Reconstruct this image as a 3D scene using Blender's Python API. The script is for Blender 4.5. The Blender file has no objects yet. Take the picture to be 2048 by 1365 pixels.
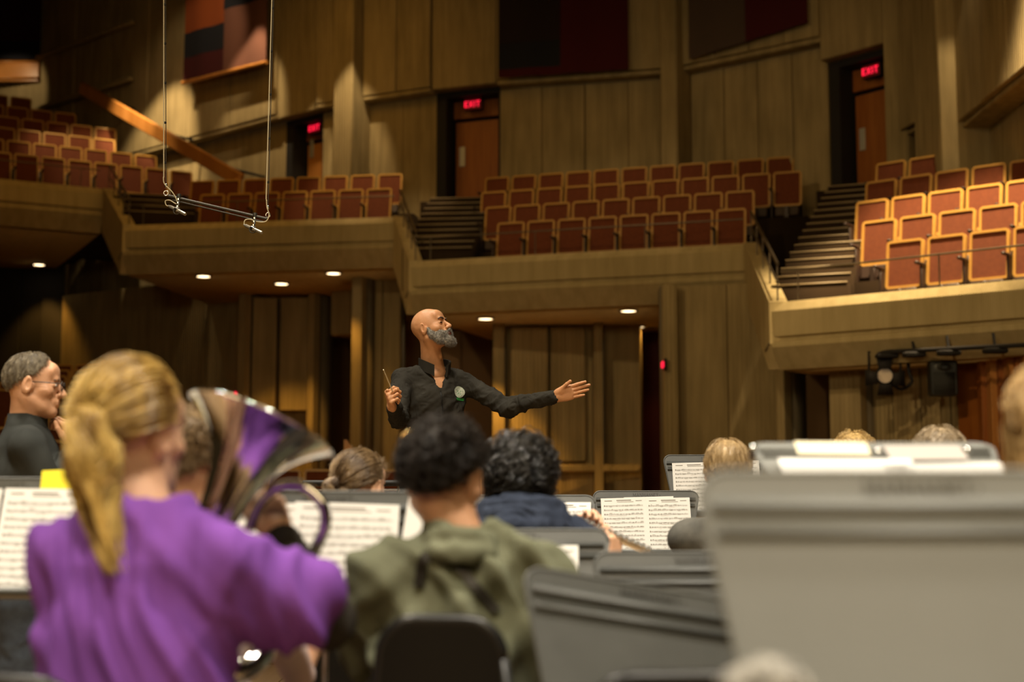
import bpy, bmesh, math, random
import numpy as np
from mathutils import Vector, Matrix, Euler
from math import sin, cos, pi, radians as R, atan2, sqrt
random.seed(7); rng = np.random.default_rng(7)
SC = bpy.context.scene; COL = SC.collection
# ------------------------------------------------------------------ camera, world, exposure
F = 50/36*2048
PITCH = math.atan(312.5/F)
CAM = Vector((0, 0, 1.15))
cd = bpy.data.cameras.new('camera'); cam = bpy.data.objects.new('camera', cd); COL.objects.link(cam)
cam.location = CAM; cam.rotation_euler = (pi/2+PITCH, 0, 0)
cd.lens = 50; cd.sensor_width = 36; cd.clip_start = .05; cd.clip_end = 200
cd.dof.use_dof = True; cd.dof.focus_distance = 7.35; cd.dof.aperture_fstop = 1.9; cd.dof.aperture_blades = 0
SC.camera = cam
vs = SC.view_settings; vs.view_transform = 'Standard'; vs.look = 'None'; vs.gamma = 1; vs.use_curve_mapping = False
vs.exposure = 0.12
SC.cycles.use_denoising = True; SC.cycles.max_bounces = 6; SC.cycles.diffuse_bounces = 3
SC.cycles.caustics_reflective = False; SC.cycles.caustics_refractive = False
w = bpy.data.worlds.new('hall_ambient'); SC.world = w; w.use_nodes = True
w.node_tree.nodes['Background'].inputs[0].default_value = (1, .62, .25, 1)
w.node_tree.nodes['Background'].inputs[1].default_value = .02
AMB = (1, .50, .09); STG = (1, .90, .74)
def look_quat(a, b): return (Vector(b)-Vector(a)).to_track_quat('-Z', 'Y').to_euler()
def spot(p, t, energy, ang, blend=.5, col=AMB, r=.15):
    l = bpy.data.lights.new('spot_lamp', 'SPOT'); l.energy = energy; l.color = col; l.spot_size = R(ang); l.spot_blend = blend; l.shadow_soft_size = r
    o = bpy.data.objects.new('spot_lamp', l); COL.objects.link(o); o.location = p; o.rotation_euler = look_quat(p, t); return o
def area(p, t, energy, sx, sy, col=AMB):
    l = bpy.data.lights.new('area_lamp', 'AREA'); l.energy = energy; l.color = col; l.shape = 'RECTANGLE'; l.size = sx; l.size_y = sy
    o = bpy.data.objects.new('area_lamp', l); COL.objects.link(o); o.location = p; o.rotation_euler = look_quat(p, t); return o
# stage lights: rows of lamps in the ceiling over the stage
for x, y, tx, ty, e in ((-4.5, 4.5, -.8, 4.2, 2300), (3.5, 3, .8, 3, 2300), (0, 2.5, 0, 6.2, 1800), (-3, 9.5, -.2, 6.8, 1300), (0, -2.5, .3, 3, 2400)):
    spot((x, y, 10.5), (tx, ty, 1), e*1.45, 46, .8, STG, .5)
area((-5.5, -3.4, 5.8), (3.5, 18, 1.5), 260, 4, 1.6, (1, .76, .42)); area((2.5, -3.6, 5.2), (3.0, 18, 1.5), 170, 4, 1.6, (1, .76, .42))  # fill panels added behind the camera to brighten fascias and walls
spot((-3, 3, 10.5), (6.2, 18.2, 1.4), 1900, 22, .35, (1, .7, .36), .15)   # stage lamp reaching the wall under the right balcony
spot((-9, 6, 9.5), (1.5, 22, 4.4), 1700, 42, .7, (1, .70, .34), .3)   # side spot added only to brighten the balcony end walls
# house lamps in the ceiling
area((0, 14, 12.4), (0, 15.5, 0), 170, 14, 5, (1, .60, .20))
area((-6, 25, 12.4), (-6.5, 26, 5), 90, 6, 3, AMB)
# ------------------------------------------------------------------ pixel helpers
def ray(px, py):
    u = (px-1024)/F; v = (682.5-py)/F
    return Vector((u, cos(PITCH)-v*sin(PITCH), sin(PITCH)+v*cos(PITCH)))
def at(px, py, Y):
    d = ray(px, py); return CAM+d*(Y/d.y)
def onz(px, py, Z):
    d = ray(px, py); return CAM+d*((Z-CAM.z)/d.z)
def pxof(p):
    q = Vector(p)-CAM; dep = q.y*cos(PITCH)+q.z*sin(PITCH); up = -q.y*sin(PITCH)+q.z*cos(PITCH)
    return (1024+F*q.x/dep, 682.5-F*up/dep)
# ------------------------------------------------------------------ object helpers
def tag(o, label=None, cat=None, group=None, kind=None):
    if label: o['label'] = label
    if cat: o['category'] = cat
    if group: o['group'] = group
    if kind: o['kind'] = kind
    return o
def empty(name, loc=(0, 0, 0), rz=0, label=None, cat=None, group=None, kind=None):
    o = bpy.data.objects.new(name, None); COL.objects.link(o); o.location = loc; o.rotation_euler = (0, 0, rz); o.empty_display_size = .1
    return tag(o, label, cat, group, kind)
def wmat(o):
    m = Matrix.LocRotScale(o.location, o.rotation_euler, o.scale)
    return wmat(o.parent) @ o.matrix_parent_inverse @ m if o.parent else m
def link_mesh(name, me, mat, parent=None, world=False):
    o = bpy.data.objects.new(name, me); COL.objects.link(o)
    if mat:
        for m in (mat if isinstance(mat, (list, tuple)) else [mat]): me.materials.append(m)
    if parent:
        o.parent = parent
        if world: o.matrix_parent_inverse = wmat(parent).inverted()
    return o
def copy_tree(o, parent=None):
    c = o.copy(); COL.objects.link(c); c.parent = parent
    for ch in o.children: copy_tree(ch, c)
    return c
class MB:
    def __init__(s): s.v = []; s.f = []; s.mi = []; s.m = 0
    def add(s, vs, fs):
        b = len(s.v); s.v += [tuple(v) for v in vs]; s.f += [tuple(i+b for i in f) for f in fs]; s.mi += [s.m]*len(fs); return s
    def box(s, c, d, rot=None, bev=0):
        x, y, z = d[0]/2, d[1]/2, d[2]/2
        if bev: return s.rbox(c, d, rot, bev)
        vs = [Vector((sx*x, sy*y, sz*z)) for sx in (-1, 1) for sy in (-1, 1) for sz in (-1, 1)]
        if rot is not None: vs = [rot @ v for v in vs]
        vs = [v+Vector(c) for v in vs]
        return s.add(vs, [(0, 1, 3, 2), (4, 6, 7, 5), (0, 4, 5, 1), (2, 3, 7, 6), (0, 2, 6, 4), (1, 5, 7, 3)])
    def rbox(s, c, d, rot=None, b=.01):   # box chamfered all round
        x, y, z = d[0]/2, d[1]/2, d[2]/2; vs = []; idx = {}
        for sx in (-1, 1):
            for sy in (-1, 1):
                for sz in (-1, 1):
                    for k in range(3):
                        p = [sx*(x-b), sy*(y-b), sz*(z-b)]; p[k] = (sx*x, sy*y, sz*z)[k]
                        idx[(sx, sy, sz, k)] = len(vs); vs.append(Vector(p))
        fs = []
        def g(*a): return idx[a]
        for sx in (-1, 1): fs.append([g(sx, -1, -1, 0), g(sx, 1, -1, 0), g(sx, 1, 1, 0), g(sx, -1, 1, 0)][::sx])
        for sy in (-1, 1): fs.append([g(-1, sy, -1, 1), g(1, sy, -1, 1), g(1, sy, 1, 1), g(-1, sy, 1, 1)][::-sy])
        for sz in (-1, 1): fs.append([g(-1, -1, sz, 2), g(1, -1, sz, 2), g(1, 1, sz, 2), g(-1, 1, sz, 2)][::sz])
        for a in (-1, 1):
            for e in (-1, 1):
                fs.append([g(-1, a, e, 1), g(1, a, e, 1), g(1, a, e, 2), g(-1, a, e, 2)][::a*e])
                fs.append([g(a, -1, e, 0), g(a, -1, e, 2), g(a, 1, e, 2), g(a, 1, e, 0)][::a*e])
                fs.append([g(a, e, -1, 0), g(a, e, 1, 0), g(a, e, 1, 1), g(a, e, -1, 1)][::a*e])
                for q in (-1, 1): fs.append([g(a, e, q, 0), g(a, e, q, 1), g(a, e, q, 2)][::a*e*q])
        if rot is not None: vs = [rot @ v for v in vs]
        return s.add([v+Vector(c) for v in vs], fs)
    def tube(s, pts, r, n=8, caps=True, flat=1):
        n = max(n, 10); pts = [Vector(p) for p in pts]; m = len(pts); rs = r if isinstance(r, (list, tuple)) else [r]*m
        vs = []; up = Vector((0, 0, 1)); T0 = (pts[1]-pts[0]).normalized()
        nrm = T0.cross(up if abs(T0.z) < .9 else Vector((1, 0, 0))).normalized()
        for i, p in enumerate(pts):
            T = (pts[min(i+1, m-1)]-pts[max(i-1, 0)]).normalized()
            nrm = (nrm-T*nrm.dot(T)).normalized(); bn = T.cross(nrm)
            for k in range(n):
                a = 2*pi*k/n; vs.append(p+(nrm*cos(a)+bn*sin(a)*flat)*rs[i])
        fs = [(i*n+k, i*n+(k+1) % n, (i+1)*n+(k+1) % n, (i+1)*n+k) for i in range(m-1) for k in range(n)]
        if caps: fs += [tuple(range(n))[::-1], tuple((m-1)*n+k for k in range(n))]
        return s.add(vs, fs)
    def lathe(s, prof, n=24, M=None, a0=0, a1=2*pi):   # prof: (r, z)
        M = M or Matrix.Identity(4); full = abs(a1-a0-2*pi) < 1e-6; q = n if full else n+1; vs = []
        for r, z in prof:
            for k in range(q):
                a = a0+(a1-a0)*k/n; vs.append(M @ Vector((r*cos(a), r*sin(a), z)))
        fs = [(i*q+k, i*q+(k+1) % q, (i+1)*q+(k+1) % q, (i+1)*q+k) for i in range(len(prof)-1) for k in range(n)]
        return s.add(vs, fs)
    def prism(s, poly, a, b, M=None, axis='z'):        # poly 2d, extruded from a to b
        M = M or Matrix.Identity(4); n = len(poly)
        def P(u, v, t): return M @ Vector({'z': (u, v, t), 'y': (u, t, v), 'x': (t, u, v)}[axis])
        vs = [P(u, v, a) for u, v in poly]+[P(u, v, b) for u, v in poly]
        fs = [tuple(range(n))[::-1], tuple(range(n, 2*n))]+[(i, (i+1) % n, n+(i+1) % n, n+i) for i in range(n)]
        return s.add(vs, fs)
    def ring(s, outer, inner, a, b, M=None, axis='y'):
        M = M or Matrix.Identity(4); n = len(outer)
        def P(u, v, t): return M @ Vector({'z': (u, v, t), 'y': (u, t, v), 'x': (t, u, v)}[axis])
        vs = [P(*p, a) for p in outer]+[P(*p, a) for p in inner]+[P(*p, b) for p in outer]+[P(*p, b) for p in inner]
        fs = []
        for i in range(n):
            j = (i+1) % n
            fs += [(i, j, n+j, n+i), (2*n+j, 2*n+i, 3*n+i, 3*n+j), (j, i, 2*n+i, 2*n+j), (n+i, n+j, 3*n+j, 3*n+i)]
        return s.add(vs, fs)
    def mesh(s, name='m', smooth=False):
        me = bpy.data.meshes.new(name); me.from_pydata(s.v, [], s.f)
        bm = bmesh.new(); bm.from_mesh(me); bmesh.ops.recalc_face_normals(bm, faces=bm.faces); bm.to_mesh(me); bm.free()
        if any(s.mi): me.polygons.foreach_set('material_index', s.mi)
        if smooth: me.polygons.foreach_set('use_smooth', [True]*len(me.polygons))
        if smooth == 'auto' and len(me.polygons) > 6: me.set_sharp_from_angle(angle=R(40))
        return me
    def build(s, name, mat, parent=None, world=False, smooth='auto'): return link_mesh(name, s.mesh(name, smooth), mat, parent, world)
def rrect(w, h, r, n=4, top_only=False, z0=0, w2=None):
    """rounded rectangle outline from z0 up; w at the top, w2 at the bottom"""
    w2 = w2 or w; pts = []
    def arc(cx, cz, a0):
        for k in range(n+1):
            a = a0+pi/2*k/n; pts.append((cx+r*cos(a), cz+r*sin(a)))
    arc(w/2-r, z0+h-r, 0); arc(-w/2+r, z0+h-r, pi/2)
    if top_only: pts.extend([(-w2/2, z0), (w2/2, z0)])
    else: arc(-w2/2+r, z0+r, pi); arc(w2/2-r, z0+r, 1.5*pi)
    return pts
def smoothpath(pts, n=6):
    pts = [Vector(p) for p in pts]; out = []
    for i in range(len(pts)-1):
        p0 = pts[max(i-1, 0)]; p1 = pts[i]; p2 = pts[i+1]; p3 = pts[min(i+2, len(pts)-1)]
        for k in range(n):
            t = k/n; out.append(.5*((2*p1)+(p2-p0)*t+(2*p0-5*p1+4*p2-p3)*t*t+(3*p1-p0-3*p2+p3)*t**3))
    return out+[pts[-1]]
# ------------------------------------------------------------------ materials
def mat(name, col, rough=.6, metal=0, var=None, vs=8, bump=0, bs=60, emit=None, es=1, sheen=0, coat=0, stretch=(1, 1, 1), spec=.5):
    m = bpy.data.materials.new(name); m.use_nodes = True; nt = m.node_tree; b = nt.nodes['Principled BSDF']
    b.inputs['Base Color'].default_value = (*col, 1); b.inputs['Roughness'].default_value = rough; b.inputs['Metallic'].default_value = metal
    b.inputs['Sheen Weight'].default_value = sheen; b.inputs['Coat Weight'].default_value = coat; b.inputs['Specular IOR Level'].default_value = spec
    if emit: b.inputs['Emission Color'].default_value = (*emit, 1); b.inputs['Emission Strength'].default_value = es
    if var or bump:
        tc = nt.nodes.new('ShaderNodeTexCoord'); mp = nt.nodes.new('ShaderNodeMapping'); mp.inputs['Scale'].default_value = stretch
        nt.links.new(tc.outputs['Object'], mp.inputs[0])
    if var:
        n = nt.nodes.new('ShaderNodeTexNoise'); n.inputs['Scale'].default_value = vs; n.inputs['Detail'].default_value = 5
        r = nt.nodes.new('ShaderNodeValToRGB'); r.color_ramp.elements[0].position = .3; r.color_ramp.elements[1].position = .7
        r.color_ramp.elements[0].color = (*col, 1); r.color_ramp.elements[1].color = (*var, 1)
        nt.links.new(mp.outputs[0], n.inputs['Vector']); nt.links.new(n.outputs['Fac'], r.inputs[0]); nt.links.new(r.outputs[0], b.inputs['Base Color'])
    if bump:
        n = nt.nodes.new('ShaderNodeTexNoise'); n.inputs['Scale'].default_value = bs; n.inputs['Detail'].default_value = 3
        bp = nt.nodes.new('ShaderNodeBump'); bp.inputs['Strength'].default_value = bump; bp.inputs['Distance'].default_value = .01
        nt.links.new(mp.outputs[0], n.inputs['Vector']); nt.links.new(n.outputs['Fac'], bp.inputs['Height']); nt.links.new(bp.outputs[0], b.inputs['Normal'])
    return m
def concrete(name, c1, c2, ribs=28.0, rs=.5):
    """board-marked concrete: stains, streaks running down, fine vertical ribs"""
    m = bpy.data.materials.new(name); m.use_nodes = True; nt = m.node_tree; b = nt.nodes['Principled BSDF']; L = nt.links.new; N = nt.nodes.new
    b.inputs['Roughness'].default_value = .85; b.inputs['Specular IOR Level'].default_value = .25
    tc = N('ShaderNodeTexCoord'); mp = N('ShaderNodeMapping'); mp.inputs['Scale'].default_value = (3.2, 3.2, .35); L(tc.outputs['Object'], mp.inputs[0])
    n1 = N('ShaderNodeTexNoise'); n1.inputs['Scale'].default_value = 2.2; n1.inputs['Detail'].default_value = 6; L(mp.outputs[0], n1.inputs['Vector'])
    n2 = N('ShaderNodeTexNoise'); n2.inputs['Scale'].default_value = .9; n2.inputs['Detail'].default_value = 4; L(tc.outputs['Object'], n2.inputs['Vector'])
    ad = N('ShaderNodeMath'); ad.operation = 'MULTIPLY_ADD'; ad.inputs[1].default_value = .6; L(n1.outputs['Fac'], ad.inputs[0])
    sc = N('ShaderNodeMath'); sc.operation = 'MULTIPLY'; sc.inputs[1].default_value = .4; L(n2.outputs['Fac'], sc.inputs[0]); L(sc.outputs[0], ad.inputs[2])
    r = N('ShaderNodeValToRGB'); r.color_ramp.elements[0].position = .36; r.color_ramp.elements[1].position = .62
    r.color_ramp.elements[0].color = (*c1, 1); r.color_ramp.elements[1].color = (*c2, 1); L(ad.outputs[0], r.inputs[0]); L(r.outputs[0], b.inputs['Base Color'])
    wv = N('ShaderNodeTexWave'); wv.wave_type = 'BANDS'; wv.bands_direction = 'X'; wv.inputs['Scale'].default_value = ribs/ (2*pi)*1.0; wv.inputs['Distortion'].default_value = .6
    wv.inputs['Detail'].default_value = 2; L(tc.outputs['Object'], wv.inputs['Vector'])
    mx = N('ShaderNodeMath'); mx.operation = 'ADD'; L(wv.outputs['Fac'], mx.inputs[0]); L(n1.outputs['Fac'], mx.inputs[1])
    bp = N('ShaderNodeBump'); bp.inputs['Strength'].default_value = rs; bp.inputs['Distance'].default_value = .02; L(mx.outputs[0], bp.inputs['Height']); L(bp.outputs[0], b.inputs['Normal'])
    return m
M_CON = concrete('board_marked_concrete', (.26, .20, .095), (.40, .31, .155))
M_CONF = concrete('ribbed_concrete', (.44, .345, .165), (.58, .465, .24), 90, .6)
M_SOF = concrete('soffit_concrete', (.48, .35, .15), (.58, .43, .20), 10, .15)
M_BACK = mat('joint_shadow', (.16, .13, .08), .9)
M_WOOD = mat('orange_wood', (.42, .17, .035), .35, var=(.55, .24, .06), vs=3, stretch=(1, 1, .1))
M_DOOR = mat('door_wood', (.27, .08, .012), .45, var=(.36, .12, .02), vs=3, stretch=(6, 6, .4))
M_DOOR2 = mat('lit_door_wood', (.55, .23, .05), .45, var=(.62, .27, .07), vs=3, stretch=(6, 6, .4))  # lit copy of the door wood, the brightness is in its colour
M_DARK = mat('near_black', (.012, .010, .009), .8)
M_RED = mat('rust_red_fabric', (.125, .027, .005), .9, var=(.16, .037, .008), vs=20, bump=.3, bs=300)
M_FRAME = mat('pale_seat_wood', (.46, .24, .05), .35, var=(.54, .30, .07), vs=6)
M_SEATD = mat('dark_seat_metal', (.035, .018, .012), .5)
M_RAIL = mat('bronze_rail', (.16, .13, .09), .4, .8)
M_CARP = mat('hall_carpet', (.28, .17, .08), .95, bump=.2, bs=200, spec=.05)
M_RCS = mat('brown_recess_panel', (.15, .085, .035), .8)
M_NOSE = mat('step_nosing', (.30, .23, .13), .6)
M_STEP = mat('stair_carpet', (.028, .018, .010), .95, bump=.2, bs=200, spec=.05)
M_PUSH = mat('push_plate', (.7, .68, .6), .4, .5)
M_EXIT = mat('exit_glow', (.6, .02, .05), .5, emit=(1, .012, .05), es=1.3)
M_EXITB = mat('exit_box', (.10, .006, .01), .5, emit=(.5, .0, .01), es=.06)
M_LAMP = mat('lamp_glow', (1, .8, .5), .5, emit=(1, .74, .42), es=5)
# ------------------------------------------------------------------ floor, ceiling
stage = MB().box((0, 3.2, -.15), (24, 13.6, .3)).build('floor', mat('stage_boards', (.30, .19, .10), .45, var=(.38, .25, .13), vs=2, stretch=(8, .5, 1))); tag(stage, kind='structure')
for i in range(18): MB().box((-6+i*.7, 6, .004), (.69, 7.6, .008)).build('floor_board', stage.data.materials[0], stage)
hall = MB().prism([(10.1, -.85), (14, -.85), (40, 1.9), (40, 1.6), (14, -1.15), (10.1, -1.15)], -22, 14, axis='x').build('floor_hall', M_CARP); tag(hall, kind='structure')
ceil = MB().box((-2, 18, 16.3), (40, 50, .3)).build('ceiling', M_CON); tag(ceil, kind='structure')
MB().box((0, -5, 5.5), (24, .3, 21)).build('wall_rear', M_CON)['kind'] = 'structure'
# ------------------------------------------------------------------ concrete wall runs
def wallrun(name, P0, P1, z0, z1, n=None, off=0, th=.35, m=M_CON, gap=.014, bev=.012, backing=True, parent=None):
    P0 = Vector(P0[:2]); P1 = Vector(P1[:2]); d = P1-P0; L = d.length
    if parent is None:
        root = empty(name, (P0.x, P0.y, 0), atan2(d.y, d.x), kind='structure')
    else: root = parent
    n = n or max(1, round(L/1.05))
    if backing: MB().box((L/2, th/2+.13+max(off,0), (z0+z1)/2), (L, th, z1-z0)).build('wall_core', M_BACK, root)
    pw = L/n
    for i in range(n):
        j = random.uniform(-.012, .012)
        MB().box((pw*(i+.5), off+j+.09, (z0+z1)/2), (pw-gap, .2, z1-z0-.02), bev=bev).build('concrete_panel', m, root)
    return root, L
def WP(px, Y, py=200): p = at(px, py, Y); return Vector((p.x, p.y))
nodes = dict(n0=WP(95, 37.4), n1=WP(566, 31.0), n2=WP(641, 30.2), n3=WP(697, 29.9), n4=WP(735, 29.6), n5=WP(869, 28.9), n6=WP(997, 28.4),
             n7=WP(1343, 27.6), n8=WP(1376, 27.4), n9=WP(1652, 25.6), n10=WP(1786, 24.5), n11=WP(1832, 24.1), n12=WP(1898, 22.9), n13=WP(1952, 21.8), n14=WP(2200, 17.2))
ZC = 9.5
zlow = {'n0': 5.6, 'n2': 5.6}
def upper(a, b, z=ZC, n=None, nm='wall_back'):   # proud upper band plus recessed lower band
    A, B = nodes[a], nodes[b]
    r, L = wallrun(nm, A, B, zlow.get(a, 4.6), z, n, off=.12)
    MB().box((L/2, -.02, z+.05), (L, .34, .1), bev=.03).build('ledge', M_CON, r)
    wallrun(nm, A, B, z+.1, 16.1, n, off=-.2, parent=r, backing=False)
    return r, L
def column(a, b, nm='wall_column', z1=16.1, pr=.35):
    A, B = nodes[a], nodes[b]; d = B-A
    r = empty(nm, (A.x, A.y, 0), atan2(d.y, d.x), kind='structure'); L = d.length
    MB().box((L/2, .1-pr/2, (4.5+z1)/2), (L, .5+pr, z1-4.5), bev=.03).build('column_shaft', M_CON, r); return r
upper('n0', 'n1', ZC, 6); upper('n2', 'n3', n=1); column('n3', 'n4'); upper('n4', 'n5', n=2)
upper('n6', 'n7', n=4); column('n7', 'n8'); upper('n8', 'n9', n=4)
column('n10', 'n11', 'wall_column', pr=.1); column('n12', 'n13', pr=.45)
# left oblique wall: a second ledge higher up
A, B = nodes['n0'], nodes['n1']; d = (B-A); ang = atan2(d.y, d.x); r = empty('trim_1', (A.x, A.y, 0), ang, kind='structure')
MB().box((2.2, -.34, 11.45), (4.4, .16, .12), bev=.03).build('ledge', M_CON, r)
MB().box((2.2, -.34, 12.9), (4.4, .16, .12), bev=.03).build('ledge', M_CON, r)
for a, b, z in (('n11', 'n12', 7.35), ('n13', 'n14', 6.9)):
    r, L = wallrun('wall_right', nodes[a], nodes[b], 3.0, z, None, off=.2)
    MB().box((L/2, .02, z+.04), (L, .5, .08), bev=.02).build('ledge', M_CON, r)
    wallrun('', nodes[a], nodes[b], z+.09, 16.1, None, off=-.3, parent=r, backing=False)
# far end wall at the upper left, above the top seats
e0 = WP(-160, 38.2); e1 = nodes['n0']
r, L = wallrun('wall_far', e0, e1, 8, 16.1, 3)
wallrun('wall_left', WP(-160, 20), e0, 2, 16.1, 6)
# ------------------------------------------------------------------ glyphs (built letter by letter)
def glyph(mb, ch, x, h, M, d, th=.17, serif=True):
    """adds letter ch at x with height h as flat prisms of depth d; returns its width"""
    W = {'M': .98, 'A': .86, 'N': .88, 'H': .86, 'S': .6, 'E': .7, 'T': .76, 'X': .8, 'I': .3}[ch]*h
    t = th*h; tt = t*.5 if serif else t; sf = []
    def bar(x0, z0, x1, z1, wd):
        v = Vector((x1-x0, z1-z0)); n = Vector((-v.y, v.x)).normalized()*wd/2
        if abs(v.x) > 1e-6 and abs(v.y) > 1e-6: k = wd/2/abs(v.normalized().y); p = [(x0-k, z0), (x0+k, z0), (x1+k, z1), (x1-k, z1)]
        else: p = [(x0-n.x, z0-n.y), (x1-n.x, z1-n.y), (x1+n.x, z1+n.y), (x0+n.x, z0+n.y)]
        mb.prism([(x+a, b) for a, b in p], 0, d, M, 'y')
    def ser(cx, z, wd=.34): 
        if serif: bar(cx-wd*h/2, z, cx+wd*h/2, z, .05*h)
    if ch == 'M':
        bar(.12*h, 0, .12*h, h, tt); bar(W-.12*h, 0, W-.12*h, h, t); bar(W/2, .1*h, .16*h, h, t); bar(W/2, .1*h, W-.16*h, h, tt); ser(.12*h, .02*h); ser(W-.12*h, .02*h); ser(.1*h, .98*h, .24); ser(W-.1*h, .98*h, .24)
    elif ch == 'A': bar(.1*h, 0, W/2, h, tt); bar(W-.12*h, 0, W/2, h, t); bar(.22*h, .34*h, W-.22*h, .34*h, tt); ser(.1*h, .02*h, .3); ser(W-.12*h, .02*h)
    elif ch == 'N': bar(.12*h, 0, .12*h, h, tt); bar(W-.12*h, 0, W-.12*h, h, tt); bar(W-.14*h, 0, .14*h, h, t); ser(.12*h, .02*h); ser(.08*h, .98*h, .24); ser(W-.12*h, .98*h)
    elif ch == 'H':
        for c in (.14*h, W-.14*h): bar(c, 0, c, h, t); ser(c, .02*h); ser(c, .98*h)
        bar(.14*h, .52*h, W-.14*h, .52*h, tt)
    elif ch == 'E':
        bar(.14*h, 0, .14*h, h, t)
        for z, q in ((tt/2, W-.04*h), (.52*h, W-.16*h), (h-tt/2, W-.06*h)): bar(.1*h, z, q, z, tt)
        if serif: bar(W-.05*h, 0, W-.05*h, .24*h, .05*h); bar(W-.07*h, .76*h, W-.07*h, h, .05*h)
        ser(.14*h, .02*h, .28); ser(.14*h, .98*h, .28)
    elif ch == 'T':
        bar(W/2, 0, W/2, h, t); bar(.03*h, h-tt/2, W-.03*h, h-tt/2, tt); ser(W/2, .02*h)
        if serif: bar(.05*h, .74*h, .05*h, h, .05*h); bar(W-.05*h, .74*h, W-.05*h, h, .05*h)
    elif ch == 'X': bar(.08*h, 0, W-.1*h, h, tt); bar(W-.1*h, 0, .08*h, h, t)
    elif ch == 'I': bar(W/2, 0, W/2, h, t); ser(W/2, .02*h, .3); ser(W/2, .98*h, .3)
    elif ch == 'S':
        pts = []
        for k in range(13):
            a = R(20)+k/12*R(250); pts.append((W/2+.2*h*cos(a), .735*h+.215*h*sin(a)))
        for k in range(13):
            a = R(90)-k/12*R(250); pts.append((W/2+.22*h*cos(a), .265*h+.23*h*sin(a)))
        for i in range(len(pts)-1):
            k = min(i, len(pts)-2-i)/12; bar2 = tt+(t-tt)*min(1, k)
            (x0, z0), (x1, z1) = pts[i], pts[i+1]; v = Vector((x1-x0, z1-z0))
            if v.length < 1e-6: continue
            n = Vector((-v.y, v.x)).normalized()*bar2/2; mb.prism([(x+x0-n.x, z0-n.y), (x+x1-n.x, z1-n.y), (x+x1+n.x, z1+n.y), (x+x0+n.x, z0+n.y)], 0, d, M, 'y')
    return W
def word(txt, h, M, d=.0008, sp=.08, **k):
    ws = MB(); tot = sum(glyph(ws, c, 0, h, M, d, **k)+sp*h for c in txt); mb = MB(); x = -tot/2
    for c in txt: x += glyph(mb, c, x, h, M, d, **k)+sp*h
    return mb, tot
# ------------------------------------------------------------------ doors with exit signs
dn = [0]
def door(a, b, zf, zl, zt, mleaf, label, sx=.5, face=.45, leafx=None, sill=0):
    A, B = nodes[a], nodes[b]; d = B-A; L = d.length; dn[0] += 1
    r = empty('door_%d' % dn[0], (A.x, A.y, 0), atan2(d.y, d.x), kind='structure')
    j = .22
    fr = MB().ring([(0, zf), (L, zf), (L, zt), (0, zt)], [(j, zf), (L-.05, zf), (L-.05, zt-.12), (j, zt-.12)], .12, .62, axis='y'); fr.build('door_frame', M_DARK, r)
    MB().box((L/2, .72, (4.6+16)/2), (L+.4, .1, 11.4)).build('backing', M_DARK, r)
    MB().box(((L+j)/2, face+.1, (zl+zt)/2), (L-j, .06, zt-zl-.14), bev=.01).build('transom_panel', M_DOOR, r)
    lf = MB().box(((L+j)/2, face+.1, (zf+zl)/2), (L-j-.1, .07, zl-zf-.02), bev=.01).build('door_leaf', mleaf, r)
    MB().box((j+.20, face+.05, zf+1.15), (.13, .015, .42), bev=.004).build('push_plate', M_PUSH, lf)
    MB().box((L/2, .35, (4.6+zf)/2), (L, .5, zf-4.6)).build('door_sill', M_CON, r)
    MB().box((L/2, .1, (zt+16.1)/2), (L, .5, 16.1-zt-.01), bev=.02).build('wall_over_door', M_CON, r)
    # exit sign
    c = Vector((L*sx, .30, (zl+zt)/2+.02)); s = empty('exit_sign', Matrix.LocRotScale(r.location, r.rotation_euler, None) @ c, r.rotation_euler.z, label, 'sign', 'exit signs over the upper doors')
    MB().box((0, .04, 0), (.40, .1, .25), bev=.015).build('housing', M_DARK, s)
    MB().box((0, -.015, 0), (.37, .02, .22), bev=.004).build('face', M_EXITB, s)
    mb, t = word('EXIT', .125, Matrix.Translation((0, -.033, -.062)), .008, sp=.1, th=.17, serif=False); mb.build('lettering', M_EXIT, s)
    MB().tube([(0, .08, .1), (0, .26, .1)], .02, 6).build('bracket', M_DARK, s)
    return r
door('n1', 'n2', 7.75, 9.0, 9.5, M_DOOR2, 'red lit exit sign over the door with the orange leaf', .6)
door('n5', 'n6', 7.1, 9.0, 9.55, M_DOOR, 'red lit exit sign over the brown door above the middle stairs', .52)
door('n9', 'n10', 6.55, 8.55, 9.15, M_DOOR, 'red lit exit sign over the brown door left of the brightly lit seats', .55)
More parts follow.
